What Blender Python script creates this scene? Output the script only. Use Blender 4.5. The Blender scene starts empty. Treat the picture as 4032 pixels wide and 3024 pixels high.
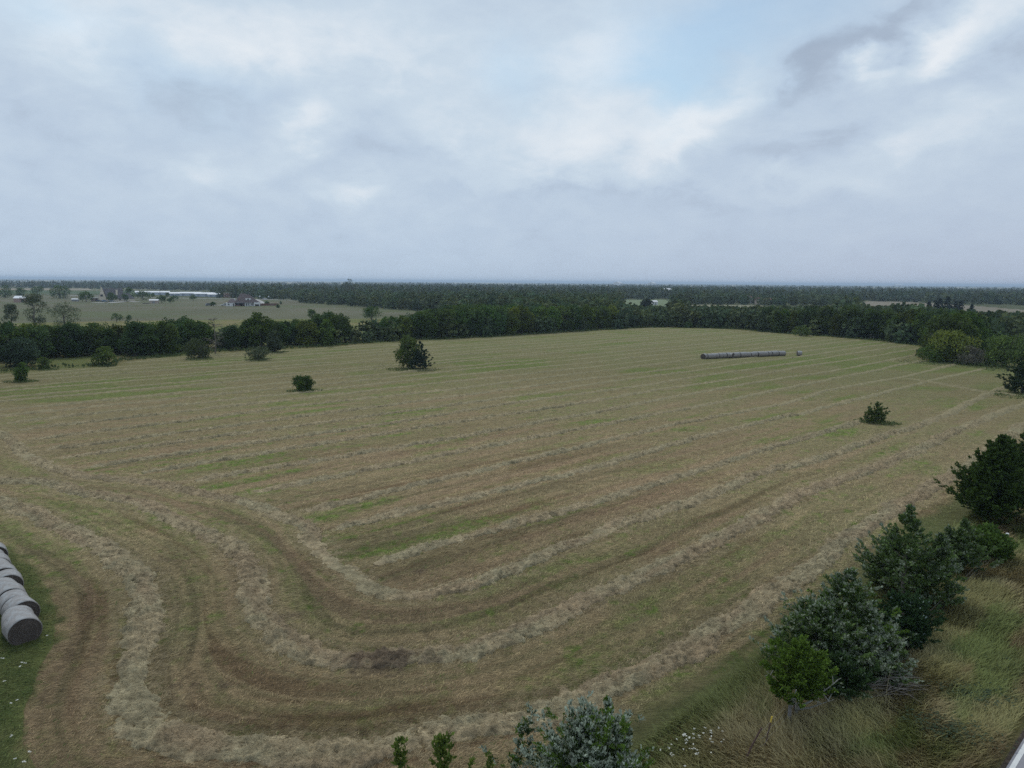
import bpy, math, random
import numpy as np
from mathutils import Matrix, Vector
R = math.radians
SC = bpy.context.scene
COL = SC.collection

# ------------------------------------------------------------------ camera
FP, CX, CY, H = 2893.0, 2016.0, 1512.0, 20.0       # focal length of the 4032 px wide photo, eye height in metres
ROLL = math.atan(30 / 4032.0)
PITCH = math.atan(402 / 2893.0)
cam = bpy.data.cameras.new('camera'); cam_o = bpy.data.objects.new('camera', cam); COL.objects.link(cam_o)
cam.sensor_width = 36.0; cam.lens = 36.0 * FP / 4032.0
cam.clip_start = 0.5; cam.clip_end = 60000
fw = Vector((0, math.cos(PITCH), -math.sin(PITCH))); up0 = Vector((0, math.sin(PITCH), math.cos(PITCH)))
rt = Vector((1, 0, 0)) * math.cos(ROLL) + up0 * math.sin(ROLL)
up = up0 * math.cos(ROLL) - Vector((1, 0, 0)) * math.sin(ROLL)
M = Matrix((rt, up, -fw)).transposed().to_4x4(); M.translation = (0, 0, H)
cam_o.matrix_world = M
SC.camera = cam_o

def ray(px, py):
    x = (px - CX) / FP; y = -(py - CY) / FP
    c, s = math.cos(ROLL), math.sin(ROLL)
    X = x * c - y * s; Y = x * s + y * c
    cp, sp = math.cos(PITCH), math.sin(PITCH)
    return np.array([X, cp + Y * sp, -sp + Y * cp])
def g(px, py, z=0.0):                               # a point of the photo -> where it stands on the ground
    d = ray(px, py); t = (H - z) / -d[2]
    return np.array([d[0] * t, d[1] * t])
def proj(x, y, z=0.0):                              # ground -> photo pixel, used only to choose labels and heights
    dz = z - H
    cp, sp = math.cos(PITCH), math.sin(PITCH)
    dep = y * cp - dz * sp; Y = y * sp + dz * cp
    c, s = math.cos(ROLL), math.sin(ROLL)
    xr = (x * c + Y * s) / dep; yr = (-x * s + Y * c) / dep
    return CX + xr * FP, CY - yr * FP

# ------------------------------------------------------------------ world: soft broken overcast
SUN_EL, SUN_AZ = R(52), R(-25)                      # azimuth from +Y towards +X
w = bpy.data.worlds.new('World'); SC.world = w; w.use_nodes = True
nt = w.node_tree; N = nt.nodes; L = nt.links
for n in list(N): N.remove(n)
def mth(op, a, b=None, c=None, clamp=False, T=None):
    T = T or nt
    n = T.nodes.new('ShaderNodeMath'); n.operation = op; n.use_clamp = clamp
    for i, v in enumerate((a, b, c)):
        if v is None: continue
        if isinstance(v, (int, float)): n.inputs[i].default_value = v
        else: T.links.new(v, n.inputs[i])
    return n.outputs[0]
def mixc(f, a, b, T=None, mode='MIX'):
    T = T or nt
    n = T.nodes.new('ShaderNodeMix'); n.data_type = 'RGBA'; n.blend_type = mode
    for s, v in ((n.inputs[0], f), (n.inputs[6], a), (n.inputs[7], b)):
        if isinstance(v, (int, float)): s.default_value = v
        elif isinstance(v, tuple): s.default_value = (*v, 1)
        else: T.links.new(v, s)
    return n.outputs[2]
def noise(T, vec, scale, detail=6, rough=.55, dist=0.0):
    n = T.nodes.new('ShaderNodeTexNoise'); n.inputs['Scale'].default_value = scale
    n.inputs['Detail'].default_value = detail; n.inputs['Roughness'].default_value = rough
    n.inputs['Distortion'].default_value = dist
    if vec is not None: T.links.new(vec, n.inputs['Vector'])
    return n.outputs[0]
tc = N.new('ShaderNodeTexCoord'); sep = N.new('ShaderNodeSeparateXYZ'); L.new(tc.outputs['Generated'], sep.inputs[0])
dx, dy, dz = sep.outputs
cm2 = N.new('ShaderNodeCombineXYZ'); L.new(dx, cm2.inputs[0]); L.new(dy, cm2.inputs[1]); L.new(mth('MULTIPLY', dz, 1.9), cm2.inputs[2])
n_mid = noise(nt, cm2.outputs[0], 4.2, 7, .55, .25)
n_fin = noise(nt, cm2.outputs[0], 11.0, 6, .55, .35)
n_puf = noise(nt, cm2.outputs[0], 24.0, 6, .60, .2)
az0 = mth('ARCTAN2', dx, dy); el0 = mth('ARCSINE', dz)
az = mth('ADD', az0, mth('MULTIPLY', mth('SUBTRACT', n_mid, .5), .22))
el = mth('ADD', el0, mth('MULTIPLY', mth('SUBTRACT', n_fin, .5), .11))
def blob(x, y, sx, sy, rot=0.0):                    # a cloud patch at a fixed compass direction and height
    d = ray(x * 4032 / 2212, y * 4032 / 2212)
    a0 = math.atan2(d[0], d[1]); e0 = math.asin(d[2] / math.sqrt((d * d).sum()))
    sx = sx * 1.82 / FP; sy = sy * 1.82 / FP
    da = mth('SUBTRACT', az, a0); de = mth('SUBTRACT', el, e0)
    c, s = math.cos(rot), math.sin(rot)
    p = mth('DIVIDE', mth('ADD', mth('MULTIPLY', da, c), mth('MULTIPLY', de, s)), sx)
    q = mth('DIVIDE', mth('SUBTRACT', mth('MULTIPLY', de, c), mth('MULTIPLY', da, s)), sy)
    return mth('EXPONENT', mth('MULTIPLY', mth('ADD', mth('MULTIPLY', p, p), mth('MULTIPLY', q, q)), -1.0))
def addall(lst, start):
    acc = start
    for wgt, b in lst: acc = mth('ADD', acc, mth('MULTIPLY', b, wgt)) if not isinstance(acc, (int, float)) else mth('MULTIPLY_ADD', b, wgt, acc)
    return acc
bright = addall([(.34, blob(600, 70, 420, 70)), (.26, blob(100, 110, 120, 90)), (.42, blob(1290, 300, 260, 80, .12)), (.34, blob(1330, 110, 120, 75, .2)),
    (.44, blob(650, 280, 85, 42, .5)), (.30, blob(440, 370, 85, 35)), (.38, blob(745, 405, 90, 34, .2)), (.30, blob(1540, 245, 150, 40, .55)),
    (.42, blob(2020, 55, 60, 32, .7)), (.36, blob(2150, 30, 100, 42, .3)), (.44, blob(1880, 135, 34, 24, .6)), (.30, blob(2000, 140, 60, 30, .3)), (.36, blob(2060, 250, 150, 50, .2)), (.22, blob(1780, 385, 160, 32)),
    (.20, blob(950, 240, 120, 60)), (.20, blob(1950, 300, 60, 30))], 0.51)
bright = mth('ADD', bright, mth('MULTIPLY', mth('SUBTRACT', n_mid, .5), .22))
bright = mth('ADD', bright, mth('MULTIPLY', mth('SUBTRACT', n_fin, .5), .28))
bright = mth('ADD', bright, mth('MULTIPLY', mth('SUBTRACT', n_puf, .5), .34))
dark = addall([(.42, blob(1840, 110, 150, 50, .35)), (.34, blob(1690, 190, 100, 28, .55)), (.42, blob(1790, 320, 190, 38, .15)), (.34, blob(2110, 160, 120, 50, .3)), (.24, blob(1560, 430, 220, 26)),
    (.28, blob(1200, 412, 220, 16)), (.24, blob(380, 210, 200, 50)), (.20, blob(1930, 40, 70, 35, .9)), (.18, blob(900, 330, 160, 30))], 0.0)
bright = mth('SUBTRACT', bright, mth('MULTIPLY', dark, .55))
hz = mth('EXPONENT', mth('MULTIPLY', mth('MAXIMUM', el0, 0.0), -13.0))       # thicker air low down
fade = mth('SUBTRACT', 1.0, mth('MULTIPLY', hz, .80), clamp=True)
bright = mth('ADD', .40, mth('MULTIPLY', mth('SUBTRACT', bright, .40), fade), clamp=True)
ramp = N.new('ShaderNodeValToRGB'); L.new(bright, ramp.inputs[0])
cr = ramp.color_ramp; cr.elements[0].position = 0.0; cr.elements[0].color = (.320, .385, .490, 1)
cr.elements[1].position = 1.0; cr.elements[1].color = (.80, .85, .90, 1)
for p, c in ((.25, (.395, .475, .590, 1)), (.45, (.500, .605, .735, 1)), (.68, (.590, .695, .800, 1))):
    e = cr.elements.new(p); e.color = c
sky = N.new('ShaderNodeTexSky'); sky.sky_type = 'NISHITA'; sky.sun_disc = False
sky.sun_elevation = SUN_EL; sky.sun_rotation = SUN_AZ; sky.air_density = 1.0; sky.dust_density = 2.0; sky.altitude = 150
blue = addall([(1.0, blob(1560, 60, 210, 90, .2)), (.6, blob(1460, 190, 60, 60)), (.40, blob(1130, 150, 80, 60)), (.35, blob(60, 20, 120, 40)), (.25, blob(380, 180, 160, 60))], 0.0)
blue = mth('MULTIPLY', mth('MULTIPLY', blue, .62), fade, clamp=True)
SKYS = 0.10
nish = mixc(1.0, sky.outputs[0], (1.08, 1.30, 1.28), mode='MULTIPLY')
pink = mixc(mth('MULTIPLY', mth('MULTIPLY', mth('ADD', az0, .1, clamp=True), .9), hz, clamp=True), ramp.outputs[0], (.44, .47, .58))
cl = N.new('ShaderNodeVectorMath'); cl.operation = 'SCALE'; L.new(pink, cl.inputs[0]); cl.inputs['Scale'].default_value = 1 / SKYS
fin = mixc(blue, cl.outputs[0], nish)
bg = N.new('ShaderNodeBackground'); bg.inputs[1].default_value = SKYS; L.new(fin, bg.inputs[0])
wo = N.new('ShaderNodeOutputWorld'); L.new(bg.outputs[0], wo.inputs[0])
w.cycles.sampling_method = 'MANUAL'; w.cycles.sample_map_resolution = 512
sun = bpy.data.lights.new('sun', 'SUN'); sun.energy = 1.4; sun.angle = R(16); sun.color = (1, .96, .90)
so = bpy.data.objects.new('sun', sun); COL.objects.link(so)
sd = Vector((math.sin(SUN_AZ) * math.cos(SUN_EL), math.cos(SUN_AZ) * math.cos(SUN_EL), math.sin(SUN_EL)))
so.rotation_euler = sd.to_track_quat('Z', 'Y').to_euler(); so.location = (0, 0, 60)
SC.view_settings.view_transform = 'Standard'; SC.view_settings.look = 'None'
SC.view_settings.exposure = 0.0; SC.view_settings.gamma = 1.0
SC.cycles.max_bounces = 5; SC.cycles.diffuse_bounces = 2; SC.cycles.transparent_max_bounces = 4
SC.cycles.volume_bounces = 0; SC.cycles.transmission_bounces = 2; SC.cycles.glossy_bounces = 1
SC.cycles.use_denoising = False; SC.cycles.use_adaptive_sampling = True; SC.cycles.adaptive_threshold = .008
SC.cycles.sample_clamp_indirect = 3.0

# ------------------------------------------------------------------ numpy noise
def _h(ix, iy, seed):
    n = (ix.astype(np.int64) * 374761393 + iy.astype(np.int64) * 668265263 + seed * 1274126177) & 0xFFFFFFFF
    n = ((n ^ (n >> 13)) * 1274126177) & 0xFFFFFFFF
    n = (n ^ (n >> 16)) & 0xFFFFFFFF
    return n.astype(np.float64) / 4294967295.0
def vn(x, y, seed=0):
    ix = np.floor(x); iy = np.floor(y); fx = x - ix; fy = y - iy
    fx = fx * fx * (3 - 2 * fx); fy = fy * fy * (3 - 2 * fy)
    a = _h(ix, iy, seed); b = _h(ix + 1, iy, seed); c = _h(ix, iy + 1, seed); d = _h(ix + 1, iy + 1, seed)
    return (a + (b - a) * fx) * (1 - fy) + (c + (d - c) * fx) * fy
def fbm(x, y, seed=0, o=4):
    s = 0; a = 1.0; t = 0
    for i in range(o):
        s = s + a * vn(x + 17.3 * i, y - 9.1 * i, seed + i); t += a; a *= .55; x = x * 2.03; y = y * 2.03
    return s / t
def sst(a, b, x):
    t = np.clip((x - a) / (b - a), 0, 1); return t * t * (3 - 2 * t)
def lerp(a, b, f): return a + (b - a) * f
def cmix(c, col, f): return c + (np.array(col) - c) * np.clip(f, 0, 1)[:, None]

# ------------------------------------------------------------------ mesh helpers
def mk(name, V, Q, tint=None, smooth=False, mats=()):
    me = bpy.data.meshes.new(name)
    V = np.asarray(V, np.float32); Q = np.asarray(Q, np.int32); k = Q.shape[1]
    me.vertices.add(len(V)); me.vertices.foreach_set('co', V.ravel())
    me.loops.add(Q.size); me.loops.foreach_set('vertex_index', Q.ravel())
    me.polygons.add(len(Q)); me.polygons.foreach_set('loop_start', np.arange(0, Q.size, k, dtype=np.int32))
    me.polygons.foreach_set('loop_total', np.full(len(Q), k, np.int32))
    if smooth: me.polygons.foreach_set('use_smooth', np.ones(len(Q), bool))
    if tint is not None:
        a = me.color_attributes.new('tint', 'FLOAT_COLOR', 'POINT')
        c = np.ones((len(V), 4), np.float32); c[:, :3] = tint; a.data.foreach_set('color', c.ravel())
    for m in mats: me.materials.append(m)
    me.update(calc_edges=True)
    return me
def link(name, me, parent=None, loc=None, rz=None, scale=None):
    o = bpy.data.objects.new(name, me); COL.objects.link(o)
    if parent is not None: o.parent = parent
    if loc is not None: o.location = loc
    if rz is not None: o.rotation_euler[2] = rz
    if scale is not None: o.scale = scale
    return o
def tag(o, label, cat=None, group=None):
    o['label'] = label
    if cat: o['category'] = cat
    if group: o['group'] = group
    return o
def struct(o, kind='structure', label=None):
    o['kind'] = kind
    if label: o['label'] = label
    return o
def thing(name, label, cat, loc, rz=0.0, group=None, scale=None):
    o = link(name, None, loc=loc, rz=rz, scale=scale); o.empty_display_size = .5
    return tag(o, label, cat, group)

class MB:
    def __init__(s): s.v = []; s.f = []
    def face(s, pts):
        i = len(s.v); s.v += [tuple(p) for p in pts]; s.f.append(tuple(range(i, i + len(pts))))
    def box(s, x0, x1, y0, y1, z0, z1):
        i = len(s.v)
        s.v += [(x0, y0, z0), (x1, y0, z0), (x1, y1, z0), (x0, y1, z0), (x0, y0, z1), (x1, y0, z1), (x1, y1, z1), (x0, y1, z1)]
        for f in ((0, 3, 2, 1), (4, 5, 6, 7), (0, 1, 5, 4), (1, 2, 6, 5), (2, 3, 7, 6), (3, 0, 4, 7)): s.f.append(tuple(i + k for k in f))
        return s
    def frustum(s, b, t):            # b, t = (x0,x1,y0,y1,z)
        i = len(s.v)
        for x0, x1, y0, y1, z in (b, t): s.v += [(x0, y0, z), (x1, y0, z), (x1, y1, z), (x0, y1, z)]
        for f in ((0, 3, 2, 1), (4, 5, 6, 7), (0, 1, 5, 4), (1, 2, 6, 5), (2, 3, 7, 6), (3, 0, 4, 7)): s.f.append(tuple(i + k for k in f))
        return s
    def prism(s, pts, axis, a0, a1):  # polygon extruded along x or y
        i = len(s.v); n = len(pts)
        for a in (a0, a1):
            for p in pts: s.v.append((a, p[0], p[1]) if axis == 'x' else (p[0], a, p[1]))
        s.f.append(tuple(i + k for k in range(n))[::-1]); s.f.append(tuple(i + n + k for k in range(n)))
        for k in range(n): s.f.append((i + k, i + (k + 1) % n, i + n + (k + 1) % n, i + n + k))
        return s
    def tube(s, pts, rad, seg=7):
        pts = [Vector(p) for p in pts]; rings = []
        for k, p in enumerate(pts):
            d = (pts[min(k + 1, len(pts) - 1)] - pts[max(k - 1, 0)]).normalized()
            a = d.orthogonal().normalized(); b = d.cross(a); i = len(s.v)
            for j in range(seg):
                t = 2 * math.pi * j / seg; s.v.append(tuple(p + (a * math.cos(t) + b * math.sin(t)) * rad[k]))
            rings.append(i)
        for r0, r1 in zip(rings, rings[1:]):
            for j in range(seg): s.f.append((r0 + j, r0 + (j + 1) % seg, r1 + (j + 1) % seg, r1 + j))
        s.f.append(tuple(rings[0] + j for j in range(seg))[::-1]); s.f.append(tuple(rings[-1] + j for j in range(seg)))
        return s
    def build(s, name, mat, parent=None, smooth=False, loc=None, rz=None):
        me = bpy.data.meshes.new(name); me.from_pydata(s.v, [], s.f); me.materials.append(mat)
        if smooth: me.polygons.foreach_set('use_smooth', [True] * len(me.polygons))
        me.update()
        return link(name, me, parent, loc, rz)

# ------------------------------------------------------------------ materials
def newmat(name):
    m = bpy.data.materials.new(name); m.use_nodes = True
    T = m.node_tree; T.nodes.clear()
    out = T.nodes.new('ShaderNodeOutputMaterial'); return m, T, out
def attr(T, name='tint'):
    a = T.nodes.new('ShaderNodeAttribute'); a.attribute_name = name; return a.outputs['Color']
def objco(T): return T.nodes.new('ShaderNodeTexCoord').outputs['Object']
def scaled(T, v, f):
    n = T.nodes.new('ShaderNodeVectorMath'); n.operation = 'SCALE'; T.links.new(v, n.inputs[0])
    if isinstance(f, (int, float)): n.inputs['Scale'].default_value = f
    else: T.links.new(f, n.inputs['Scale'])
    return n.outputs[0]
def plain(name, col, rough=.8, var=.25, scale=3.0, spec=.3, metal=0.0):
    m, T, out = newmat(name)
    b = T.nodes.new('ShaderNodeBsdfPrincipled'); b.inputs['Roughness'].default_value = rough
    b.inputs['Specular IOR Level'].default_value = spec; b.inputs['Metallic'].default_value = metal
    f = mth('ADD', mth('MULTIPLY', noise(T, objco(T), scale, 5, .6), 2 * var, T=T), 1 - var, T=T)
    rgb = T.nodes.new('ShaderNodeRGB'); rgb.outputs[0].default_value = (*col, 1)
    T.links.new(scaled(T, rgb.outputs[0], f), b.inputs['Base Color']); T.links.new(b.outputs[0], out.inputs[0])
    return m
def leafmat(name, trans=.25, objcol=True):
    m, T, out = newmat(name)
    c = attr(T)
    if objcol:
        oi = T.nodes.new('ShaderNodeObjectInfo'); c = mixc(1.0, c, oi.outputs['Color'], T, 'MULTIPLY')
    d = T.nodes.new('ShaderNodeBsdfPrincipled'); d.inputs['Roughness'].default_value = .75; d.inputs['Specular IOR Level'].default_value = .12
    t = T.nodes.new('ShaderNodeBsdfTranslucent'); T.links.new(c, d.inputs['Base Color']); T.links.new(c, t.inputs[0])
    mx = T.nodes.new('ShaderNodeMixShader'); mx.inputs[0].default_value = trans
    T.links.new(d.outputs[0], mx.inputs[1]); T.links.new(t.outputs[0], mx.inputs[2]); T.links.new(mx.outputs[0], out.inputs[0])
    return m
LEAF = leafmat('foliage'); BLADE = leafmat('grass blades', .2, False)
BARK = plain('bark', (.13, .115, .095), .9, .4, 6)
DEADBARK = plain('bleached bark', (.34, .32, .30), .9, .3, 6)

def groundmat(name, fine=1.0, streak=0.0):
    # colour of the soil and stubble comes from the per-vertex tint; fine straw-scale mottling on top
    m, T, out = newmat(name)
    co = objco(T)
    sp = T.nodes.new('ShaderNodeMapping'); T.links.new(co, sp.inputs[0])
    sp.inputs['Rotation'].default_value = (0, 0, R(-43.4)); sp.inputs['Scale'].default_value = (.35, 1.6, 1)
    n1 = noise(T, sp.outputs[0], 5.5, 5, .65, .8)
    n2 = noise(T, co, 1.3, 6, .65)
    n3 = noise(T, co, 12.0, 4, .75)
    f = mth('ADD', mth('MULTIPLY', n1, 1.0 * fine, T=T), mth('ADD', mth('MULTIPLY', n2, .55 * fine, T=T), mth('MULTIPLY', n3, .75 * fine, T=T), T=T), T=T)
    f = mth('ADD', f, 1 - 1.15 * fine, T=T)
    if streak:
        s2 = T.nodes.new('ShaderNodeMapping'); T.links.new(co, s2.inputs[0]); s2.inputs['Rotation'].default_value = (0, 0, R(-43.4)); s2.inputs['Scale'].default_value = (.045, .95, 1)
        st = noise(T, s2.outputs[0], 1.0, 6, .62)
        s3 = T.nodes.new('ShaderNodeMapping'); T.links.new(co, s3.inputs[0]); s3.inputs['Rotation'].default_value = (0, 0, R(-43.4)); s3.inputs['Scale'].default_value = (.3, 5.0, 1)
        st3 = noise(T, s3.outputs[0], 2.0, 4, .7)
        f = mth('MULTIPLY', f, mth('ADD', mth('MULTIPLY', st, streak * 1.3, T=T), 1 - streak * .65, T=T), T=T)
        f = mth('MULTIPLY', f, mth('ADD', mth('MULTIPLY', st3, streak * 1.1, T=T), 1 - streak * .55, T=T), T=T)
    b = T.nodes.new('ShaderNodeBsdfPrincipled'); b.inputs['Roughness'].default_value = .95; b.inputs['Specular IOR Level'].default_value = .08
    T.links.new(scaled(T, attr(T), f), b.inputs['Base Color'])
    bp = T.nodes.new('ShaderNodeBump'); bp.inputs['Strength'].default_value = .9 * fine; bp.inputs['Distance'].default_value = .16
    T.links.new(f, bp.inputs['Height']); T.links.new(bp.outputs[0], b.inputs['Normal'])
    T.links.new(b.outputs[0], out.inputs[0])
    return m
FIELD = groundmat('mown stubble', 1.25, .95); HAY = groundmat('cut hay', 1.15); LAND = groundmat('open land', .25)

# ------------------------------------------------------------------ lie of the land
def P(lst): return np.array([g(*p) for p in lst])
def smooth_line(p, n=5):
    p = np.vstack([2 * p[0] - p[1], p, 2 * p[-1] - p[-2]]); out = []
    for i in range(1, len(p) - 2):
        for t in np.linspace(0, 1, n, endpoint=False):
            a, b, c, d = p[i - 1], p[i], p[i + 1], p[i + 2]
            out.append(.5 * ((2 * b) + (-a + c) * t + (2 * a - 5 * b + 4 * c - d) * t * t + (-a + 3 * b - 3 * c + d) * t ** 3))
    out.append(p[-2]); return np.array(out)
RING_A = P([(-160, 1925), (30, 1987), (158, 2037), (285, 2100), (411, 2164), (475, 2215), (544, 2278), (570, 2354), (570, 2449), (538, 2575), (506, 2670), (525, 2765),
            (560, 2850), (640, 2900), (823, 2950), (1013, 2966), (1202, 2972), (1400, 2965), (1680, 2905), (1870, 2872), (2091, 2826), (2249, 2780), (2408, 2710), (2566, 2625),
            (2700, 2560), (2917, 2424), (3190, 2242), (3372, 2096), (3645, 1932), (3828, 1823), (3960, 1720), (4100, 1640), (4400, 1560)])
RING_B = P([(-250, 1870), (0, 1891), (190, 1901), (285, 1932), (411, 1951), (570, 1989), (696, 2053), (823, 2103), (918, 2160), (981, 2236), (1013, 2312), (1025, 2400), (1108, 2518),
            (1202, 2563), (1297, 2590), (1427, 2595), (1616, 2588), (1806, 2565), (1933, 2525), (2123, 2455), (2313, 2360), (2502, 2278), (2700, 2195), (2822, 2123), (3012, 2022),
            (3170, 1933), (3328, 1883), (3455, 1839), (3645, 1756), (3740, 1706), (3898, 1642), (4032, 1592), (4300, 1520)])
RING_C = P([(-300, 1560), (-120, 1640), (0, 1704), (63, 1761), (158, 1818), (285, 1869), (443, 1888), (633, 1907), (760, 1939), (886, 1958), (981, 1983), (1108, 2034), (1190, 2072),
            (1234, 2128), (1300, 2195), (1380, 2265), (1458, 2322), (1585, 2350), (1743, 2328), (1870, 2303), (2028, 2240), (2186, 2170), (2313, 2126), (2471, 2056), (2700, 1987),
            (2853, 1921), (3012, 1858), (3202, 1813), (3391, 1750), (3486, 1712), (3581, 1687), (3708, 1642), (3834, 1579), (4032, 1500), (4300, 1450)])
RING_D = P([(3560, 1488), (3700, 1512), (3850, 1540), (4032, 1560), (4300, 1590)])
RINGS = [smooth_line(r) for r in (RING_A, RING_B, RING_C, RING_D)]
EDGE = P([(-420, 1500), (0, 1471), (222, 1452), (380, 1446), (459, 1442), (506, 1423), (700, 1403), (837, 1389), (1122, 1376), (1300, 1366), (1580, 1344), (1900, 1330),
          (2216, 1311), (2600, 1290), (2885, 1297), (3011, 1309), (3300, 1330), (3466, 1345), (3632, 1366), (3598, 1387), (3615, 1413), (3731, 1432), (3930, 1454), (4200, 1470)])
FAR_EDGE = EDGE[:19]
GREEN_L = P([(-900, 2050), (38, 2150), (126, 2240), (190, 2322), (221, 2417), (209, 2544), (158, 2626), (120, 2733), (95, 2797), (89, 2923), (126, 3024), (230, 3200), (-1500, 3200)])
AN = R(43.4); TV = np.array([math.cos(AN), math.sin(AN)]); NV = np.array([-math.sin(AN), math.cos(AN)])
FIELD_POLY = np.vstack([EDGE, [[260, 330]], [[330, 330]], [TV * 260 + NV * 17], [TV * -60 + NV * 17], GREEN_L[[11, 9, 8, 7, 6, 5, 4, 3, 2, 1, 0]]])
ROW_POLY = np.vstack([EDGE[:23], smooth_line(RING_D)[5:16], smooth_line(RING_C, 2)[::-1][22:]])

def inside(x, y, poly):
    r = np.zeros(x.shape, bool); n = len(poly)
    for i in range(n):
        x0, y0 = poly[i]; x1, y1 = poly[(i + 1) % n]
        if y0 == y1: continue
        c = ((y0 > y) != (y1 > y)) & (x < (x1 - x0) * (y - y0) / (y1 - y0) + x0)
        r ^= c
    return r
def dline(x, y, line):                                  # distance, arc length and side of a polyline
    best = np.full(x.shape, 1e9); arc = np.zeros(x.shape); side = np.ones(x.shape); s = 0.0
    for a, b in zip(line, line[1:]):
        d = b - a; l = math.hypot(*d)
        if l < 1e-6: continue
        t = np.clip(((x - a[0]) * d[0] + (y - a[1]) * d[1]) / (l * l), 0, 1)
        ex = x - a[0] - t * d[0]; ey = y - a[1] - t * d[1]; q = ex * ex + ey * ey
        m = q < best
        best[m] = q[m]; arc[m] = s + t[m] * l; side[m] = np.sign(d[0] * ey - d[1] * ex)[m]; s += l
    return np.sqrt(best), arc, side

# the straight windrows inside the rings: distance of each from the road line, and where it starts
ROWS = [42.8, 51.0, 58.2, 65.7, 73.2, 80.3, 87.0, 93.3, 99.6, 107.4, 114.1] + [121.0 + 7 * k + 1.1 * math.sin(k * 2.7) for k in range(14)]

def polar(azs, rs):
    A, Rr = np.meshgrid(azs, rs); X = Rr * np.sin(A); Y = Rr * np.cos(A)
    nr, na = A.shape; i = np.arange(nr * na).reshape(nr, na)
    Q = np.stack([i[:-1, :-1], i[:-1, 1:], i[1:, 1:], i[1:, :-1]], -1).reshape(-1, 4)[:, ::-1]
    return X.ravel(), Y.ravel(), Q
FINE = 1.0
dep = np.linspace(R(45), math.atan(H / 400.0), int(760 * FINE))
azs = np.linspace(R(-47), R(47), int(1300 * FINE))
X, Y, Q = polar(azs, H / np.tan(dep))
NVx = len(X); rr = np.hypot(X, Y)
U = X * TV[0] + Y * TV[1]; V = X * NV[0] + Y * NV[1]
in_field = inside(X, Y, FIELD_POLY)
in_rows = inside(X, Y, ROW_POLY)
dR = [dline(X, Y, r) for r in RINGS]
# local direction of mowing: along the rings outside, along the rows inside
near_ring = np.argmin([d[0] for d in dR[:3]], 0)
ub = np.choose(near_ring, [d[1] for d in dR[:3]]); vb = np.choose(near_ring, [d[0] * d[2] for d in dR[:3]]) + near_ring * 31.7
U2 = np.where(in_rows, U, ub); V2 = np.where(in_rows, V, vb)

def row_centre(k, u): return ROWS[k] + .9 * (vn(u * .035 + 5 * k, u * 0 + k, 60) - .5) * 2
wob = fbm(X * .35, Y * .35, 3, 3) - .5; wob2 = fbm(X * 1.6, Y * 1.6, 5, 3) - .5
litter = np.zeros(NVx)
for k, (d, arc, side) in enumerate(dR): litter = np.maximum(litter, (1 - sst(.6, (2.6, 2.6, 2.2, 1.6)[k], d + wob2 * 1.6)))
for k in range(len(ROWS)): litter = np.maximum(litter, (1 - sst(.4, 1.6, np.abs(V - row_centre(k, U)) + wob2 * 1.2)) * in_rows * .8)
litter *= in_field * (1 - sst(90, 170, rr)) * sst(.42, .60, fbm(X * 3.3, Y * 3.3, 6, 3))

# ---- tint of the stubble
n_st = fbm(U2 * .05, V2 * .75, 11, 4); n_st2 = fbm(U2 * .14, V2 * 1.9, 12, 3)
n_pa = fbm(X * .07, Y * .07, 13, 4); n_sm = fbm(X * .9, Y * .9, 14, 4); n_gr = lerp(fbm(U2 * .09, V2 * .38, 15, 4), fbm(U * .03, V * .10, 17, 3), sst(80, 200, rr))
far = sst(70, 260, rr)
C = np.tile(np.array([.178, .150, .096]), (NVx, 1))
C = cmix(C, (.128, .092, .060), sst(.50, .66, n_st) * (1 - sst(60, 120, rr)) * .85)
C = cmix(C, (.245, .195, .130), sst(.52, .66, n_st2) * .75 * (1 - sst(60, 110, rr)))
C = cmix(C, (.146, .162, .082), far * .78 + .22 * sst(.45, .6, n_pa))
grn = sst(.53, .63, n_gr) * np.where(in_rows, .95, .45) + sst(.64, .72, n_sm) * .7 * (1 - far)
grn = grn * (.25 + .75 * np.where(rr < 110, sst(.40, .62, fbm(X * 2.2, Y * 2.2, 16, 3)), .6)); grn = grn * (.45 + .9 * sst(.40, .60, n_pa)) * (1 - .35 * sst(180, 300, rr))
C = cmix(C, (.105, .148, .042), grn * .80)
C = cmix(C, (.215, .160, .115), sst(.56, .68, fbm(U2 * .04, V2 * .5, 19, 4)) * .55 * (1 - sst(90, 180, rr)))
C = C * (1 + .5 * (fbm(X * 3.1, Y * 3.1, 21, 2) - .5) * (1 - far))[:, None] * (1 - .22 * sst(.5, .62, fbm(U2 * .02, V2 * 1.1, 23, 3)) * (1 - sst(60, 120, rr)))[:, None]
C = cmix(C, (.240, .205, .145), litter * .75)
# dark, bare scrape in the second windrow and smaller ones
for (px, py, r0) in ((1490, 2628, 1.3), (640, 2205, .9), (1160, 2422, .6), (1630, 2250, .5), (1475, 2320, .4), (690, 2700, .35), (870, 2710, .4)):
    q = g(px, py); dd = np.hypot((X - q[0]) / 1.5, Y - q[1]) + wob2 * 1.2
    C = cmix(C, (.095, .074, .058), (1 - sst(r0 * .1, r0, dd + (fbm(X * 4, Y * 4, 45, 2) - .5) * 1.2)) * (.8 if r0 > 1 else .55))
# strips nobody mowed
dE, aE, sE = dline(X, Y, EDGE)
verge = (~in_field).astype(float)
vg = np.tile(np.array([.105, .128, .050]), (NVx, 1))
vg = cmix(vg, (.150, .145, .075), sst(.42, .62, fbm(X * .12, Y * .12, 41, 4)))
C = lerp(C, vg, verge[:, None])
near_v = sst(31, 28.5, V + 0 * X) * (U > 25) * in_field * 0
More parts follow.
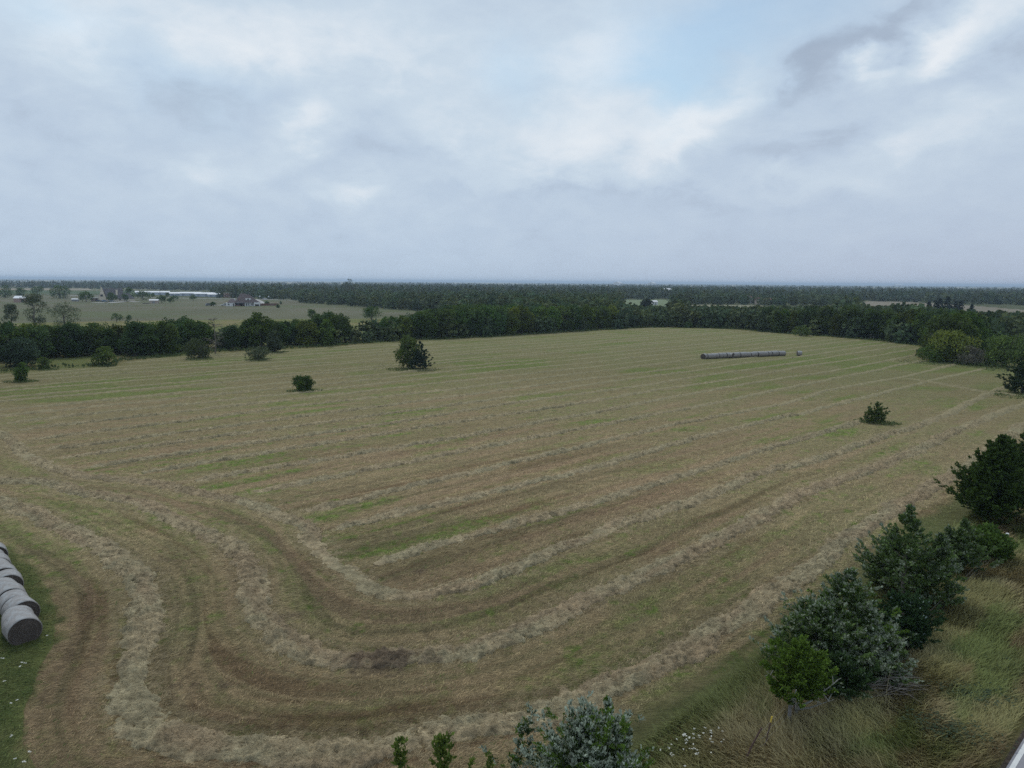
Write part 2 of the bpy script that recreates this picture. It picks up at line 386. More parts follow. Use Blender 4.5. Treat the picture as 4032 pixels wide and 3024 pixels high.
# the short dark green strip between the outer windrow and the cedars
dk = in_field * (dR[0][2] < 0) * (dR[0][0] > 1.6) * (U > 20) * sst(1.6, 3.4, dR[0][0] + wob * 1.5)
C = cmix(C, (.075, .092, .040), dk * .85)
gl = inside(X, Y, GREEN_L) & (V > 20)
dG = dline(X, Y, GREEN_L[:11])[0]; gs = np.where(inside(X, Y, GREEN_L), dG, -dG) + (fbm(X * .8, Y * .8, 43, 4) - .5) * 2.2
gs = sst(-.5, .6, gs) * (V > 20)
gcol = lerp(np.array([.050, .080, .026]), np.array([.085, .098, .040]), fbm(X * 1.2, Y * 1.2, 44, 4)[:, None])
C = lerp(C, gcol, (gs * .9)[:, None])
# roadside grass: bands of ochre, russet and green
rs = (V < 17.2) & (V > 6.6)
rg = np.tile(np.array([.135, .135, .058]), (NVx, 1))
rg = cmix(rg, (.190, .155, .085), sst(.46, .62, fbm(U * .10, V * .30, 51, 4)))
rg = cmix(rg, (.140, .095, .060), sst(.57, .70, fbm(U * .16, V * .35, 52, 4)) * .6)
rg = cmix(rg, (.080, .115, .034), sst(.56, .68, fbm(U * .14, V * .4, 53, 4)) * .7)
C = np.where(rs[:, None], rg, C)
C = cmix(C, (.10, .09, .085), (V < 6.45) & (V > 6.2))
C = C * np.where(V[:, None] > 17.2, lerp(np.array([1.50, 1.40, 1.16]) * (1.0 + .30 * sst(42, 75, rr))[:, None], np.array([1.46, 1.32, 1.10]), sst(75, 190, rr)[:, None]), np.array([1.25, 1.12, .95]))  # near ground held darker in the tint, imitating lens vignette
Z = .05 * (fbm(X * 2.2, Y * 2.2, 71, 3) - .5) * in_field * (1 - .6 * far) + .035 * (fbm(U2 * .7, V2 * 3.2, 72, 2) - .5) * in_field
Z = Z - .06 * (grn < 0) + .09 * (fbm(X * .8, Y * .8, 73, 3)) * (rs | gl)
Z = np.where(V < 6.9, -.03, Z)
o = link('field', mk('field', np.stack([X, Y, Z], 1), Q, C, True, [FIELD])); struct(o, label='mown hay field with tan and green stubble and its grassy margins')

# ---- stubble and loose straws lying on the near field, and green tufts growing back
def straws():
    rg = np.random.default_rng(14); vid = np.where((V > 19) & (rr < 115) & (in_field | (gs > .3)))[0]
    n = 300000; s_ = rg.choice(vid, n); d_ = rr[s_]; g_ = np.clip(d_ / 32, .9, 3.2)
    p = np.stack([X[s_], Y[s_], Z[s_]], 1) + np.stack([rg.normal(0, .06, n) * g_, rg.normal(0, .06, n) * g_, rg.uniform(-.01, .02, n)], 1)
    # straws lie roughly along the local mowing direction
    a = AN + rg.normal(0, .55, n) + 2.2 * (fbm(p[:, 0] * .25, p[:, 1] * .25, 18, 2) - .5); st_ = rg.uniform(0, 1, n) < .35; el_ = np.where(st_, rg.uniform(.6, 1.5, n), rg.uniform(-.05, .3, n))
    l = np.where(st_, rg.uniform(.04, .10, n), rg.uniform(.08, .26, n)) * np.clip(g_, 1, 1.6); d = np.stack([np.cos(a) * np.cos(el_), np.sin(a) * np.cos(el_), np.sin(el_)], 1) * l[:, None]
    sv = np.stack([-np.sin(a), np.cos(a), a * 0], 1) * (rg.uniform(.005, .013, n) * g_)[:, None]
    bl = np.stack([p - sv, p + sv, p + d + sv * .4, p + d - sv * .4], 1).reshape(-1, 3); c = C[s_] * (rg.uniform(.35, 1.75, n) ** 1.0)[:, None]
    gt = rg.uniform(0, 1, n) < .06 * (fbm(p[:, 0] * .5, p[:, 1] * .5, 24, 3) > .52); c[gt] = np.array([.09, .15, .035]) * rg.uniform(.6, 1.5, gt.sum())[:, None]
    o = link('loose_straw', mk('loose_straw', bl, np.arange(4 * n).reshape(-1, 4), np.repeat(c, 4, 0), mats=[BLADE])); struct(o, 'stuff', 'cut stubble and loose straws covering the near field')
straws()

# ---- the windrows, each a raised ragged mat of cut hay with its own long narrow mesh
def hay_arrays(X, Y, d, half, amp, inrow, U2, V2):
    rr_ = np.hypot(X, Y); wb = fbm(X * .35, Y * .35, 3, 3) - .5; wb2 = fbm(X * 1.6, Y * 1.6, 5, 3) - .5; wb3 = fbm(X * 5, Y * 5, 7, 2) - .5
    m = np.clip(1 - ((np.abs(d + wb * 1.1) + wb2 * .75 + wb3 * .35) / half) ** 2, 0, 1) * amp
    cl = fbm(X * 1.3, Y * 1.3, 81, 4); fi = fbm(X * 4.2, Y * 4.2, 82, 3)
    z = -.05 + (m > 0) * (.05 + .34 * np.sqrt(np.clip(m, 0, 1.3))) * (.15 + 1.15 * cl + .65 * (fi - .5) * 2)
    c = np.tile(np.array([.250, .212, .150]), (len(X), 1))
    c = cmix(c, (.205, .195, .140), sst(.42, .62, fbm(X * .35, Y * .35, 83, 3)) * .5)
    c = cmix(c, (.205, .152, .110), sst(.46, .62, fbm(U2 * .12, V2 * .5, 84, 3)) * (.15 if inrow else .45))
    c = c * (.50 + 1.02 * fbm(X * 2.6, Y * 2.6, 85, 3))[:, None]
    c = cmix(c, (.178, .172, .112), sst(60, 190, rr_) * .88)
    q = g(1500, 2605); c = cmix(c, (.088, .068, .056), .85 - .85 * sst(.3, 1.9, np.hypot((X - q[0]) / 1.7, (Y - q[1]) / .8) + wb2 * 2.4))
    c = c * lerp(np.array([1.68, 1.60, 1.37]), np.array([1.50, 1.40, 1.18]), sst(40, 190, rr_)[:, None])
    return m, z, c
LOD = ((0, 62, .075, 45), (62, 120, .16, 25), (120, 215, .45, 13), (215, 520, 1.1, 9))
ordn = ['first', 'second', 'third', 'fourth', 'fifth', 'sixth', 'seventh', 'eighth', 'ninth', 'tenth', 'eleventh', 'twelfth', 'thirteenth', 'fourteenth', 'fifteenth', 'sixteenth', 'seventeenth',
        'eighteenth', 'nineteenth', 'twentieth', 'twenty-first', 'twenty-second', 'twenty-third', 'twenty-fourth', 'twenty-fifth']
ring_l = ['wide outermost curving windrow of cut hay sweeping round the near corner beside the cedars',
          'middle curving windrow of hay holding a dark bare scrape, between outermost and innermost curves',
          'broken innermost curving windrow of pale hay meeting the ends of the straight windrows',
          'short windrow of loose hay bending towards the cedar at the right edge of the field']
rng = np.random.default_rng(5)
RC = RINGS[2]
for k in range(4 + len(ROWS)):
    Vs, Cs, Qs, Ms, base = [], [], [], [], 0
    for r0_, r1_, st, nc in LOD:
        if k < 4:
            ln_ = RINGS[k]; sl = np.append(0, np.cumsum(np.hypot(*np.diff(ln_, axis=0).T))); S = np.arange(0, sl[-1], st)
            cxx = np.interp(S, sl, ln_[:, 0]); cyy = np.interp(S, sl, ln_[:, 1]); tx = np.gradient(cxx); ty = np.gradient(cyy); tn = np.hypot(tx, ty); w_ = max(3, int(1.2 / st)); ker = np.ones(w_) / w_
            nx, ny = -ty / tn, tx / tn; half = (.88, .86, .72, .5)[k]
        else:
            v0 = ROWS[k - 4]; S = np.arange(-190, 330, st); cc_ = row_centre(k - 4, S); cxx = S * TV[0] + cc_ * NV[0]; cyy = S * TV[1] + cc_ * NV[1]
            nx, ny = np.full(len(S), NV[0]), np.full(len(S), NV[1]); half = .60
        rc = np.hypot(cxx, cyy); seg = (rc >= r0_ - st) & (rc < r1_ + st) & (cyy > 5) & (np.abs(np.arctan2(cxx, cyy)) < R(48))
        if seg.sum() < 3: continue
        ii = np.where(seg)[0]; t_ = np.linspace(-1, 1, nc) * (half + .85)
        if st > .3: t_ = t_ * .85
        XX = (cxx[ii][:, None] + nx[ii][:, None] * t_).ravel(); YY = (cyy[ii][:, None] + ny[ii][:, None] * t_).ravel(); SS = np.repeat(S[ii], nc); DD = np.tile(t_, len(ii))
        if k < 4:
            amp = (.30 + 1.15 * fbm(SS * .30, SS * 0 + k * 9., 31 + k, 3)) * sst(0, 6, SS)
            if k == 2: amp = amp * (1 - .9 * sst(.52, .7, fbm(SS * .16, SS * 0 + 3.3, 77, 2)) * (SS < 155))
            amp = amp * inside(XX, YY, FIELD_POLY)
        else:
            amp = (.25 + 1.1 * fbm(SS * .16, SS * 0 + (k - 4) * 3.7, 86 + k, 3)) * inside(XX, YY, ROW_POLY)
            dc = dline(XX[::nc], YY[::nc], RC)[0]; amp = amp * np.repeat(sst(2.0, 4.6, dc), nc)
            if k == 4: amp = amp * (1 - sst(108, 113, SS))
            amp = amp * (1 - sst(110, 190, np.hypot(XX, YY)) * (.25 + .65 * (1 - sst(.44, .58, fbm(SS * .05, SS * 0 + k, 97, 2)))))
        m_, z_, c_ = hay_arrays(XX, YY, DD, half, amp, k >= 4, SS, DD + k * 11.)
        ix = np.arange(len(XX)).reshape(len(ii), nc); cont = (np.diff(ii) == 1)
        q_ = np.stack([ix[:-1, :-1], ix[1:, :-1], ix[1:, 1:], ix[:-1, 1:]], -1)[cont].reshape(-1, 4)
        q_ = q_[m_[q_].max(1) > .02]
        if len(q_) == 0: continue
        # keep the facing upward
        a_ = np.stack([XX, YY], 1); e1 = a_[q_[:, 1]] - a_[q_[:, 0]]; e2 = a_[q_[:, 3]] - a_[q_[:, 0]]
        fl = (e1[:, 0] * e2[:, 1] - e1[:, 1] * e2[:, 0]) < 0; q_[fl] = q_[fl][:, ::-1]
        vid, inv = np.unique(q_, return_inverse=True); Vs.append(np.stack([XX, YY, z_], 1)[vid]); Cs.append(c_[vid]); Ms.append(m_[vid]); Qs.append(inv.reshape(-1, 4) + base); base += len(vid)
    if not Vs: continue
    v = np.vstack(Vs); c = np.vstack(Cs); q = np.vstack(Qs); mm = np.concatenate(Ms); rv = np.hypot(v[:, 0], v[:, 1])
    core = np.where((mm > .12) & (rv < 130))[0]
    if len(core) > 200:                                   # loose straws standing out of the mat
        wgt = (1 / (1 + rv[core] / 30)) * np.where(rv[core] > 62, 4., 1.); L_ = len(core); n = int(min(34000, L_ * .5))
        s_ = rng.choice(core, n, p=wgt / wgt.sum()); rs_ = rv[s_]
        p = v[s_] + np.stack([rng.normal(0, .10, n), rng.normal(0, .10, n), rng.uniform(-.03, .03, n)], 1)
        a = rng.uniform(0, 2 * np.pi, n); l = rng.uniform(.10, .34, n); el_ = rng.uniform(-.25, .38, n)
        d = np.stack([np.cos(a) * np.cos(el_), np.sin(a) * np.cos(el_), np.sin(el_)], 1) * l[:, None]
        sdv = np.stack([-np.sin(a), np.cos(a), a * 0], 1) * (rng.uniform(.005, .014, n) * np.clip(rs_ / 35, 1, 3))[:, None]
        bl = np.stack([p - sdv, p + sdv, p + d + sdv * .4, p + d - sdv * .4], 1).reshape(-1, 3)
        cc = c[s_] * rng.uniform(.45, 1.5, n)[:, None]
        n0 = len(v); v = np.vstack([v, bl]); c = np.vstack([c, np.repeat(cc, 4, 0)]); q = np.vstack([q, np.arange(4 * n).reshape(-1, 4) + n0])
    o = link('windrow', mk('windrow', v, q, c, True, [HAY]))
    lab = ring_l[k] if k < 4 else '%s straight windrow of cut hay counting from the near cedars towards the far hedge' % ordn[k - 4]
    tag(o, lab, 'windrow', 'windrows of cut hay raked across the field')

# ---- open land to the horizon
def ring_radii():
    a = list(np.linspace(8, 120, 12)); d = np.linspace(math.atan(H / 130), math.atan(H / 26000.), 210)
    return np.array(a + list(H / np.tan(d)))
azc = np.concatenate([np.linspace(R(-60), R(60), 700), np.linspace(R(62), R(298), 90)])
A_, R_ = np.meshgrid(azc, ring_radii()); GX = (R_ * np.sin(A_)).ravel(); GY = (R_ * np.cos(A_)).ravel()
nr, na = A_.shape; i = np.arange(nr * na).reshape(nr, na); i = np.hstack([i, i[:, :1]])
GQ = np.stack([i[:-1, :-1], i[:-1, 1:], i[1:, 1:], i[1:, :-1]], -1).reshape(-1, 4)[:, ::-1]
gr = np.hypot(GX, GY)
PAST = P([(-600, 1162), (0, 1160), (250, 1162), (560, 1168), (640, 1170), (1175, 1183), (1172, 1191), (1300, 1200), (1453, 1211), (1700, 1228), (1780, 1243), (1720, 1300), (1580, 1322), (1300, 1344), (1122, 1352), (900, 1360), (700, 1370), (500, 1378), (300, 1386), (0, 1400), (-500, 1430)])
OPEN = [PAST,
        P([(-300, 1133), (100, 1133), (560, 1140), (830, 1146), (860, 1172), (1175, 1183), (0, 1190), (-400, 1180)]),
        P([(2455, 1179), (2640, 1179), (2660, 1205), (2430, 1205)]),
        P([(2700, 1199), (2960, 1200), (3080, 1208), (3230, 1215), (3280, 1226), (2950, 1222), (2700, 1212)]),
        P([(3395, 1186), (3600, 1190), (3760, 1198), (3900, 1209), (4060, 1222), (4200, 1236), (4200, 1262), (3950, 1256), (3700, 1246), (3640, 1226), (3400, 1200)]),
        P([(3010, 1213), (3300, 1208), (3420, 1216), (3300, 1230), (3100, 1228)]),
        P([(640, 1102.5), (2300, 1114.5), (2300, 1116.2), (640, 1106)])]
n1 = fbm(GX * .004, GY * .004, 101, 5); n2 = fbm(GX * .03, GY * .03, 102, 4)
GC = np.tile(np.array([.075, .085, .040]), (len(GX), 1))
GC = cmix(GC, (.26, .24, .15), sst(.50, .60, n1) * sst(800, 2500, gr))
GC = cmix(GC, (.116, .115, .068), inside(GX, GY, OPEN[0]) * 1.0)
GC = cmix(GC, (.098, .112, .052), inside(GX, GY, OPEN[0]) * sst(.45, .6, fbm(GX * .012, GY * .03, 105, 4)) * .8)
GC = cmix(GC, (.138, .126, .084), inside(GX, GY, OPEN[0]) * sst(.52, .64, fbm(GX * .015, GY * .045, 106, 4)) * .7)
GC = cmix(GC, (.065, .100, .045), inside(GX, GY, P([(-300, 1141), (660, 1148), (660, 1158), (-300, 1155)])) * .9)
GC = cmix(GC, (.30, .25, .19), inside(GX, GY, P([(-300, 1134), (360, 1135.5), (350, 1141), (-300, 1140)])) * .9)
for k in (2, 3, 4, 5): GC = cmix(GC, ((.16, .20, .11), (.21, .20, .13), (.20, .175, .130), (.15, .17, .09))[k - 2], inside(GX, GY, OPEN[k]) * .95)
GC = cmix(GC, (.42, .42, .24), inside(GX, GY, OPEN[6]) * (n1 > .44))
o = link('ground', mk('ground', np.stack([GX, GY, GX * 0 - .12], 1), GQ, GC * (.8 + .4 * n2)[:, None], False, [LAND])); struct(o)

# ---- the paved road in the near right corner
ASPH = plain('asphalt', (.235, .230, .245), .9, .12, 9); PAINT = plain('road paint', (.62, .62, .60), .7, .12, 5)
def strip(name, v0, v1, z, mat, u0=-60, u1=260, n=40):
    us = np.linspace(u0, u1, n); a = [tuple(TV * u + NV * v) + (z,) for u in us for v in (v0, v1)]
    q = [(2 * i, 2 * i + 2, 2 * i + 3, 2 * i + 1) for i in range(n - 1)]
    me = mk(name, np.array(a), np.array(q), mats=[mat]); return struct(link(name, me))
m_ = MB(); 
strip('road', -2.2, 6.25, .02, ASPH)
strip('road_marking', 5.98, 6.16, .024, PAINT)
FARROAD = plain('far road surface', (.34, .33, .31), .9, .08, .05)
def ribbon(name, pts, wd, z, mat):
    pts = smooth_line(P(pts)); d = np.gradient(pts, axis=0); d /= np.hypot(d[:, 0], d[:, 1])[:, None]; nn = np.stack([-d[:, 1], d[:, 0]], 1) * wd / 2
    v = np.empty((2 * len(pts), 3)); v[0::2, :2] = pts - nn; v[1::2, :2] = pts + nn; v[:, 2] = z
    q = np.array([(2 * i, 2 * i + 2, 2 * i + 3, 2 * i + 1) for i in range(len(pts) - 1)])
    return struct(link(name, mk(name, v, q, mats=[mat])))
ribbon('road', [(200, 1160), (500, 1169), (700, 1173), (900, 1177), (1000, 1178), (1160, 1182), (1300, 1185)], 9, -.02, FARROAD)
ribbon('driveway', [(1000, 1178), (1020, 1184), (1030, 1192), (1022, 1199)], 5, -.01, FARROAD)
ribbon('driveway', [(370, 1191), (400, 1192), (430, 1192), (500, 1187), (545, 1189)], 8, -.01, FARROAD)
ribbon('driveway', [(820, 1202), (860, 1201), (900, 1203)], 6, -.01, FARROAD)

# ------------------------------------------------------------------ foliage
def unit(v): return v / np.maximum(np.linalg.norm(v, axis=1), 1e-9)[:, None]
def blades(p, a, s, L_, W_):                             # rhombic leaves: foot p, direction a, side s
    a = a * L_[:, None]; s = s * (W_ / 2)[:, None]
    return np.stack([p, p + a * .5 + s, p + a, p + a * .5 - s], 1).reshape(-1, 3)
def side_of(a, rg):
    r = rg.normal(size=a.shape); r -= (r * a).sum(1)[:, None] * a; return unit(r)
def crown(seed, h=10., w=8., base=1.0, n=1800, leaf=.42, lobes=34, cols=((.050, .075, .024), (.085, .115, .035)), openness=0.0, top=.62, lean=0.0, lobe_r=.27):
    rg = np.random.default_rng(seed); rz = (h - base) / 2; cz = base + rz; rx = w / 2
    d = unit(rg.normal(size=(lobes, 3))); d[:, 2] = np.where(d[:, 2] < -.75, -d[:, 2], d[:, 2])
    rad = rg.uniform(lobe_r * .65, lobe_r * 1.3, lobes) * rx
    off = rg.uniform(.45, .86 + openness * .2, lobes)
    c = d * off[:, None] * np.array([rx, rx, rz]); 
    wid = np.where(c[:, 2] > 0, 1 - (1 - top) * (c[:, 2] / rz) ** 2, 1 - .25 * (c[:, 2] / rz) ** 2); low = (base <= .25 * h / 10 + .1); fatb = np.where((c[:, 2] < 0) & low, 1 / np.sqrt(np.clip(1 - (.75 * c[:, 2] / rz) ** 2, .5, 1)), 1.0); c[:, 0] *= wid * fatb; c[:, 1] *= wid * fatb
    c[:, 2] += cz; c[:, 0] += lean * (c[:, 2] - base)
    if low:
        kk = 9; aa = rg.uniform(0, 6.28, kk); c = np.vstack([c, np.stack([np.cos(aa) * rx * .42, np.sin(aa) * rx * .42, rg.uniform(.12, .24, kk) * h], 1)]); rad = np.append(rad, rg.uniform(.8, 1.2, kk) * lobe_r * rx)
    c = np.vstack([c, [[0, 0, cz]]]); rad = np.append(rad, min(rx, rz) * (.62 - openness * .4))
    pr = rad ** 2 * (1 + 0 * rad); pr[-1] *= .35; k = rg.choice(len(rad), n, p=pr / pr.sum())
    dd = unit(rg.normal(size=(n, 3)) + np.array([0, 0, .35])); r = rad[k] * (rg.uniform(.55, 1.12, n) + .35 * (rg.uniform(0, 1, n) > .93))
    p = c[k] + dd * r[:, None] * np.array([1, 1, .82]); p[:, 2] = np.maximum(p[:, 2], base * .4 + rg.uniform(0, .3, n))
    a = unit(dd * .7 + rg.normal(size=(n, 3)) * .8); s = side_of(a, rg)
    L_ = leaf * rg.uniform(.7, 1.4, n); V_ = blades(p, a, s, L_, L_ * rg.uniform(.7, 1.0, n))
    lc = rg.uniform(0, 1, len(rad)); t = np.clip(lc[k] * .6 + rg.uniform(-.1, .5, n), 0, 1)
    c_ = lerp(np.array(cols[0]), np.array(cols[1]), t[:, None]) * rg.uniform(.8, 1.2, n)[:, None]
    return V_, np.repeat(c_, 4, 0)
def quads(n): return np.arange(4 * n).reshape(-1, 4)
def crown_mesh(name, *a, **k):
    v, c = crown(*a, **k); return mk(name, v, quads(len(v) // 4), c, mats=[LEAF])
def trunk_mesh(seed, h, r, w, limbs=5, mat=BARK, bare=0):
    rg = random.Random(seed); m = MB(); pts = [(0, 0, -.2)]; x = y = 0
    for i in range(1, 6): x += rg.uniform(-.12, .12) * h / 10; y += rg.uniform(-.12, .12) * h / 10; pts.append((x, y, h * .62 * i / 5))
    m.tube(pts, [r * 1.25, r, r * .85, r * .7, r * .5, r * .25], 7)
    for i in range(limbs):
        t = rg.uniform(.3, .95); b = Vector(pts[0]).lerp(Vector(pts[-1]), t); an = rg.uniform(0, 6.28); l = w * rg.uniform(.25, .42)
        e = b + Vector((math.cos(an) * l, math.sin(an) * l, l * rg.uniform(.4, 1.0))); mid = b.lerp(e, .5) + Vector((0, 0, -.05 * l))
        m.tube([b, mid, e], [r * .45, r * .3, r * .1], 5)
        for j in range(bare):
            a2 = an + rg.uniform(-1, 1); l2 = l * rg.uniform(.3, .7); b2 = mid.lerp(e, rg.random()); e2 = b2 + Vector((math.cos(a2) * l2, math.sin(a2) * l2, l2 * rg.uniform(-.1, .9)))
            m.tube([b2, b2.lerp(e2, .5) + Vector((0, 0, .05)), e2], [r * .2, r * .13, r * .04], 4)
    me = bpy.data.meshes.new('trunk'); me.from_pydata(m.v, [], m.f); me.materials.append(mat); return me

def cedar(seed, h=6., r=2.4, n=14000, spray=.2, silver=.3, base=.25, cols=((.022, .045, .020), (.060, .095, .038)), silver_c=(.30, .37, .36), up=.45, power=.8, vine=0., tops=1, spread=.5):
    # red cedar: ragged cone of rising branches, each a plume of short flat sprays
    rg = np.random.default_rng(seed); P_, A_, C_ = [], [], []; nb = int(90 + n / 130)
    lead = [(0., 0., 1.)] + [(rg.uniform(-spread, spread) * r, rg.uniform(-spread, spread) * r, rg.uniform(.62, .92)) for _ in range(tops - 1)]
    for i in range(nb):
        tx, ty, th = lead[i % len(lead)] if i % 3 else lead[0]
        t = rg.uniform(0, 1) ** 1.25; z0 = base + t * (h * th - base); R0 = r * (1 - t) ** power * (1 if (tx == 0) else .6) + .06 * h * .3
        an = rg.uniform(0, 2 * np.pi); ln = R0 * rg.uniform(.5, 1.06); el_ = up * rg.uniform(.5, 1.6) + .9 * t ** 3
        m = max(12, int(n / nb * (.25 + 1.5 * ln / r))); ns = max(3, m // 20); k = rg.integers(0, ns, m)
        dirv = np.array([np.cos(an) * np.cos(el_), np.sin(an) * np.cos(el_), np.sin(el_)]); lat = np.array([-np.sin(an), np.cos(an), 0.])
        qs = rg.uniform(.10, 1, ns) ** .7; sgn = rg.choice([-1, 1], ns) * rg.uniform(.2, 1.3, ns)        # flat side sprays along the branch
        sd = unit(dirv[None] + lat[None] * sgn[:, None] + np.array([0, 0, 1]) * rg.uniform(-.12, .38 + .5 * (up > .65), ns)[:, None]); sl_ = (.10 + .34 * ln * (1.05 - qs * .75)) * rg.uniform(.6, 1.3, ns)
        tt = rg.uniform(0, 1, m) ** .8; q = qs[k]
        curve = np.array([0, 0, 1]) * (q ** 2)[:, None] * ln * .22 - np.array([0, 0, 1]) * (1 - t) * .10 * ln
        p = np.array([tx, ty, z0]) + dirv * (q * ln)[:, None] + curve + sd[k] * (tt * sl_[k])[:, None] + rg.normal(size=(m, 3)) * (.018 + .012 * r * (1.15 - tt))[:, None] * np.array([1, 1, .5])
        a = unit(sd[k] * .9 + rg.normal(size=(m, 3)) * .45 + np.array([0, 0, .25])); P_.append(p); A_.append(a)
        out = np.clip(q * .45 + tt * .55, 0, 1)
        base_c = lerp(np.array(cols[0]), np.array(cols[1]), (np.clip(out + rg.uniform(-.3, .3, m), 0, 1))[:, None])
        sv = (rg.uniform(0, 1) < silver * 1.6) * silver
        if vine and rg.uniform() < vine: base_c = np.tile(np.array([.10, .17, .025]), (m, 1)) * rg.uniform(.6, 1.2, m)[:, None]; sv = 0
        tip_s = rg.uniform(0, 1, ns) < (.25 + silver)
        sm = rg.uniform(0, 1, m) < (sv * 1.9 + .16 * (silver > .2)) * sst(.40, .95, out) * np.where(tip_s[k], 1.1, .25)
        base_c[sm] = np.array(silver_c) * rg.uniform(.65, 1.25, sm.sum())[:, None]
        C_.append(base_c * rg.uniform(.75, 1.3, m)[:, None])
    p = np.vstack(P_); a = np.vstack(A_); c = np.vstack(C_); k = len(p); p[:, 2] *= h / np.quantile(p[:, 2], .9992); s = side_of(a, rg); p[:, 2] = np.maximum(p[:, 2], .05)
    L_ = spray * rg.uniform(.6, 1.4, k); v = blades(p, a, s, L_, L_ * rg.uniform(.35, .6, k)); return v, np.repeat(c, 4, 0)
def cedar_mesh(*a, **k):
    v, c = cedar(*a, **k); return mk('crown', v, quads(len(v) // 4), c, mats=[LEAF])
def tree_of(name, label, cat, loc, crown_me, trunk_me, rz=0, scale=(1, 1, 1), color=(1, 1, 1, 1), group=None):
    t = thing(name, label, cat, loc, rz, group, scale)
    a = link('crown', crown_me, t); a.color = color; link('trunk', trunk_me, t); return t

# ---- broadleaf shapes, 10 m tall, shared by the hedge and wood trees
G1 = ((.040, .078, .014), (.100, .160, .028)); G2 = ((.050, .086, .014), (.138, .185, .034)); G3 = ((.034, .066, .018), (.080, .130, .034))
BL = []
for k in range(9):
    hh, ww = 10., (8.6, 7.4, 9.4, 8.0, 6.8, 9.0, 7.8, 8.4, 9.8)[k]
    BL.append((crown_mesh('crown', 300 + k, hh, ww, (0, .1, 0, .2, 0, .1, .2, 0, 0)[k], 2600, .52, 26 + 3 * k, (G1, G2, G3)[k % 3], openness=(0, .3, .1)[k % 3], top=(.6, .75, .5, .8)[k % 4]),
               trunk_mesh(300 + k, hh, .22, ww)))
LOWC = [crown(500 + k, 9., 9.5, .2, 150, 1.5, 12, ((.036, .056, .026), (.076, .104, .042))) for k in range(5)]
FARC = [crown(600 + k, 9., 13., .0, 46, 3.1, 7, ((.040, .058, .030), (.070, .092, .044))) for k in range(4)]

# skyline of the first hedge in the photo, turned into tree heights
TOPX = [-400, 0, 150, 300, 450, 600, 700, 760, 812, 835, 870, 900, 960, 1030, 1080, 1200, 1290, 1360, 1388, 1402, 1430, 1500, 1600, 1700, 1800, 2000, 2450, 2900, 3300, 3600, 3800, 4032, 4400]
TOPY = [1270, 1270, 1272, 1276, 1282, 1266, 1256, 1256, 1262, 1288, 1300, 1292, 1268, 1236, 1268, 1256, 1232, 1240, 1290, 1312, 1268, 1252, 1240, 1216, 1206, 1204, 1203, 1206, 1208, 1204, 1226, 1228, 1220]
rng = np.random.default_rng(77)
cand = []
r_ = 150.0
while r_ < 9000:
    step_t = 4.2 if r_ < 430 else (5.8 if r_ < 700 else (8.0 if r_ < 3400 else 11 + r_ * .001))
    n = int(R(84) * r_ / step_t)
    a = np.linspace(R(-42), R(42), n) + rng.uniform(-.4, .4, n) * R(84) / n
    dr = max(5.0 if r_ < 420 else 8.0, r_ * r_ / (H * 735) * 1.0) if r_ < 700 else max(10, r_ * r_ / (H * 735) * (.75 if r_ < 3500 else 1.1))
    q = r_ + rng.uniform(-.4, .4, n) * dr
    cand.append(np.stack([q * np.sin(a), q * np.cos(a)], 1)); r_ += dr
cand = np.vstack(cand)
cx, cy = cand.T; cr_ = np.hypot(cx, cy)
ok = ~inside(cx, cy, FIELD_POLY)
de, ae, se = dline(cx, cy, EDGE); ok &= (de > np.where(cx < -60, 5.5, 3.4))
ok &= ~((cx * NV[0] + cy * NV[1] < 60) )                   # the roadside stays clear
for k in range(6): ok &= ~inside(cx, cy, OPEN[k])
# a low hollow in the verge at the left with single bushes instead of hedge
ok &= ~inside(cx, cy, P([(-60, 1480), (190, 1466), (440, 1452), (508, 1430), (500, 1401), (370, 1404), (200, 1416), (60, 1428), (-60, 1432)]))
nn_ = fbm(cx * .0022, cy * .0060, 201, 4); ok &= ~((cr_ > 900) & (nn_ > .68)); ok &= ~((cr_ > 2600) & (fbm(cx * .0009, cy * .002, 203, 3) > .555))
ok &= (cr_ > 230) | (cx < 0) | (cr_ > 150)
cx, cy, cr_, de = cx[ok], cy[ok], cr_[ok], de[ok]
ppx, ppy = proj(cx, cy)
first = (cr_ < 430) & ((de < 17) | (cx < 0))
top_y = np.interp(ppx, TOPX, TOPY); hzn = 1112 + (ppx - CX) * math.tan(ROLL)
dep_z = cy
hgt = np.where(first, np.clip(H - np.hypot(cx, cy) * np.cos(np.arctan2(cx, cy)) * (top_y - hzn + 2) / FP, 2.2, 13.5) * rng.uniform(.90, 1.08, len(cx)), rng.uniform(7.5, 11.5, len(cx)) * (.85 + .3 * fbm(cx * .02, cy * .02, 205, 3)))
hgt = np.where((~first) & (cr_ < 520), np.minimum(hgt * 1.1, 12), hgt)
hgt = np.where(first & (de < 6.5), hgt * rng.uniform(.55, .95, len(cx)), hgt)
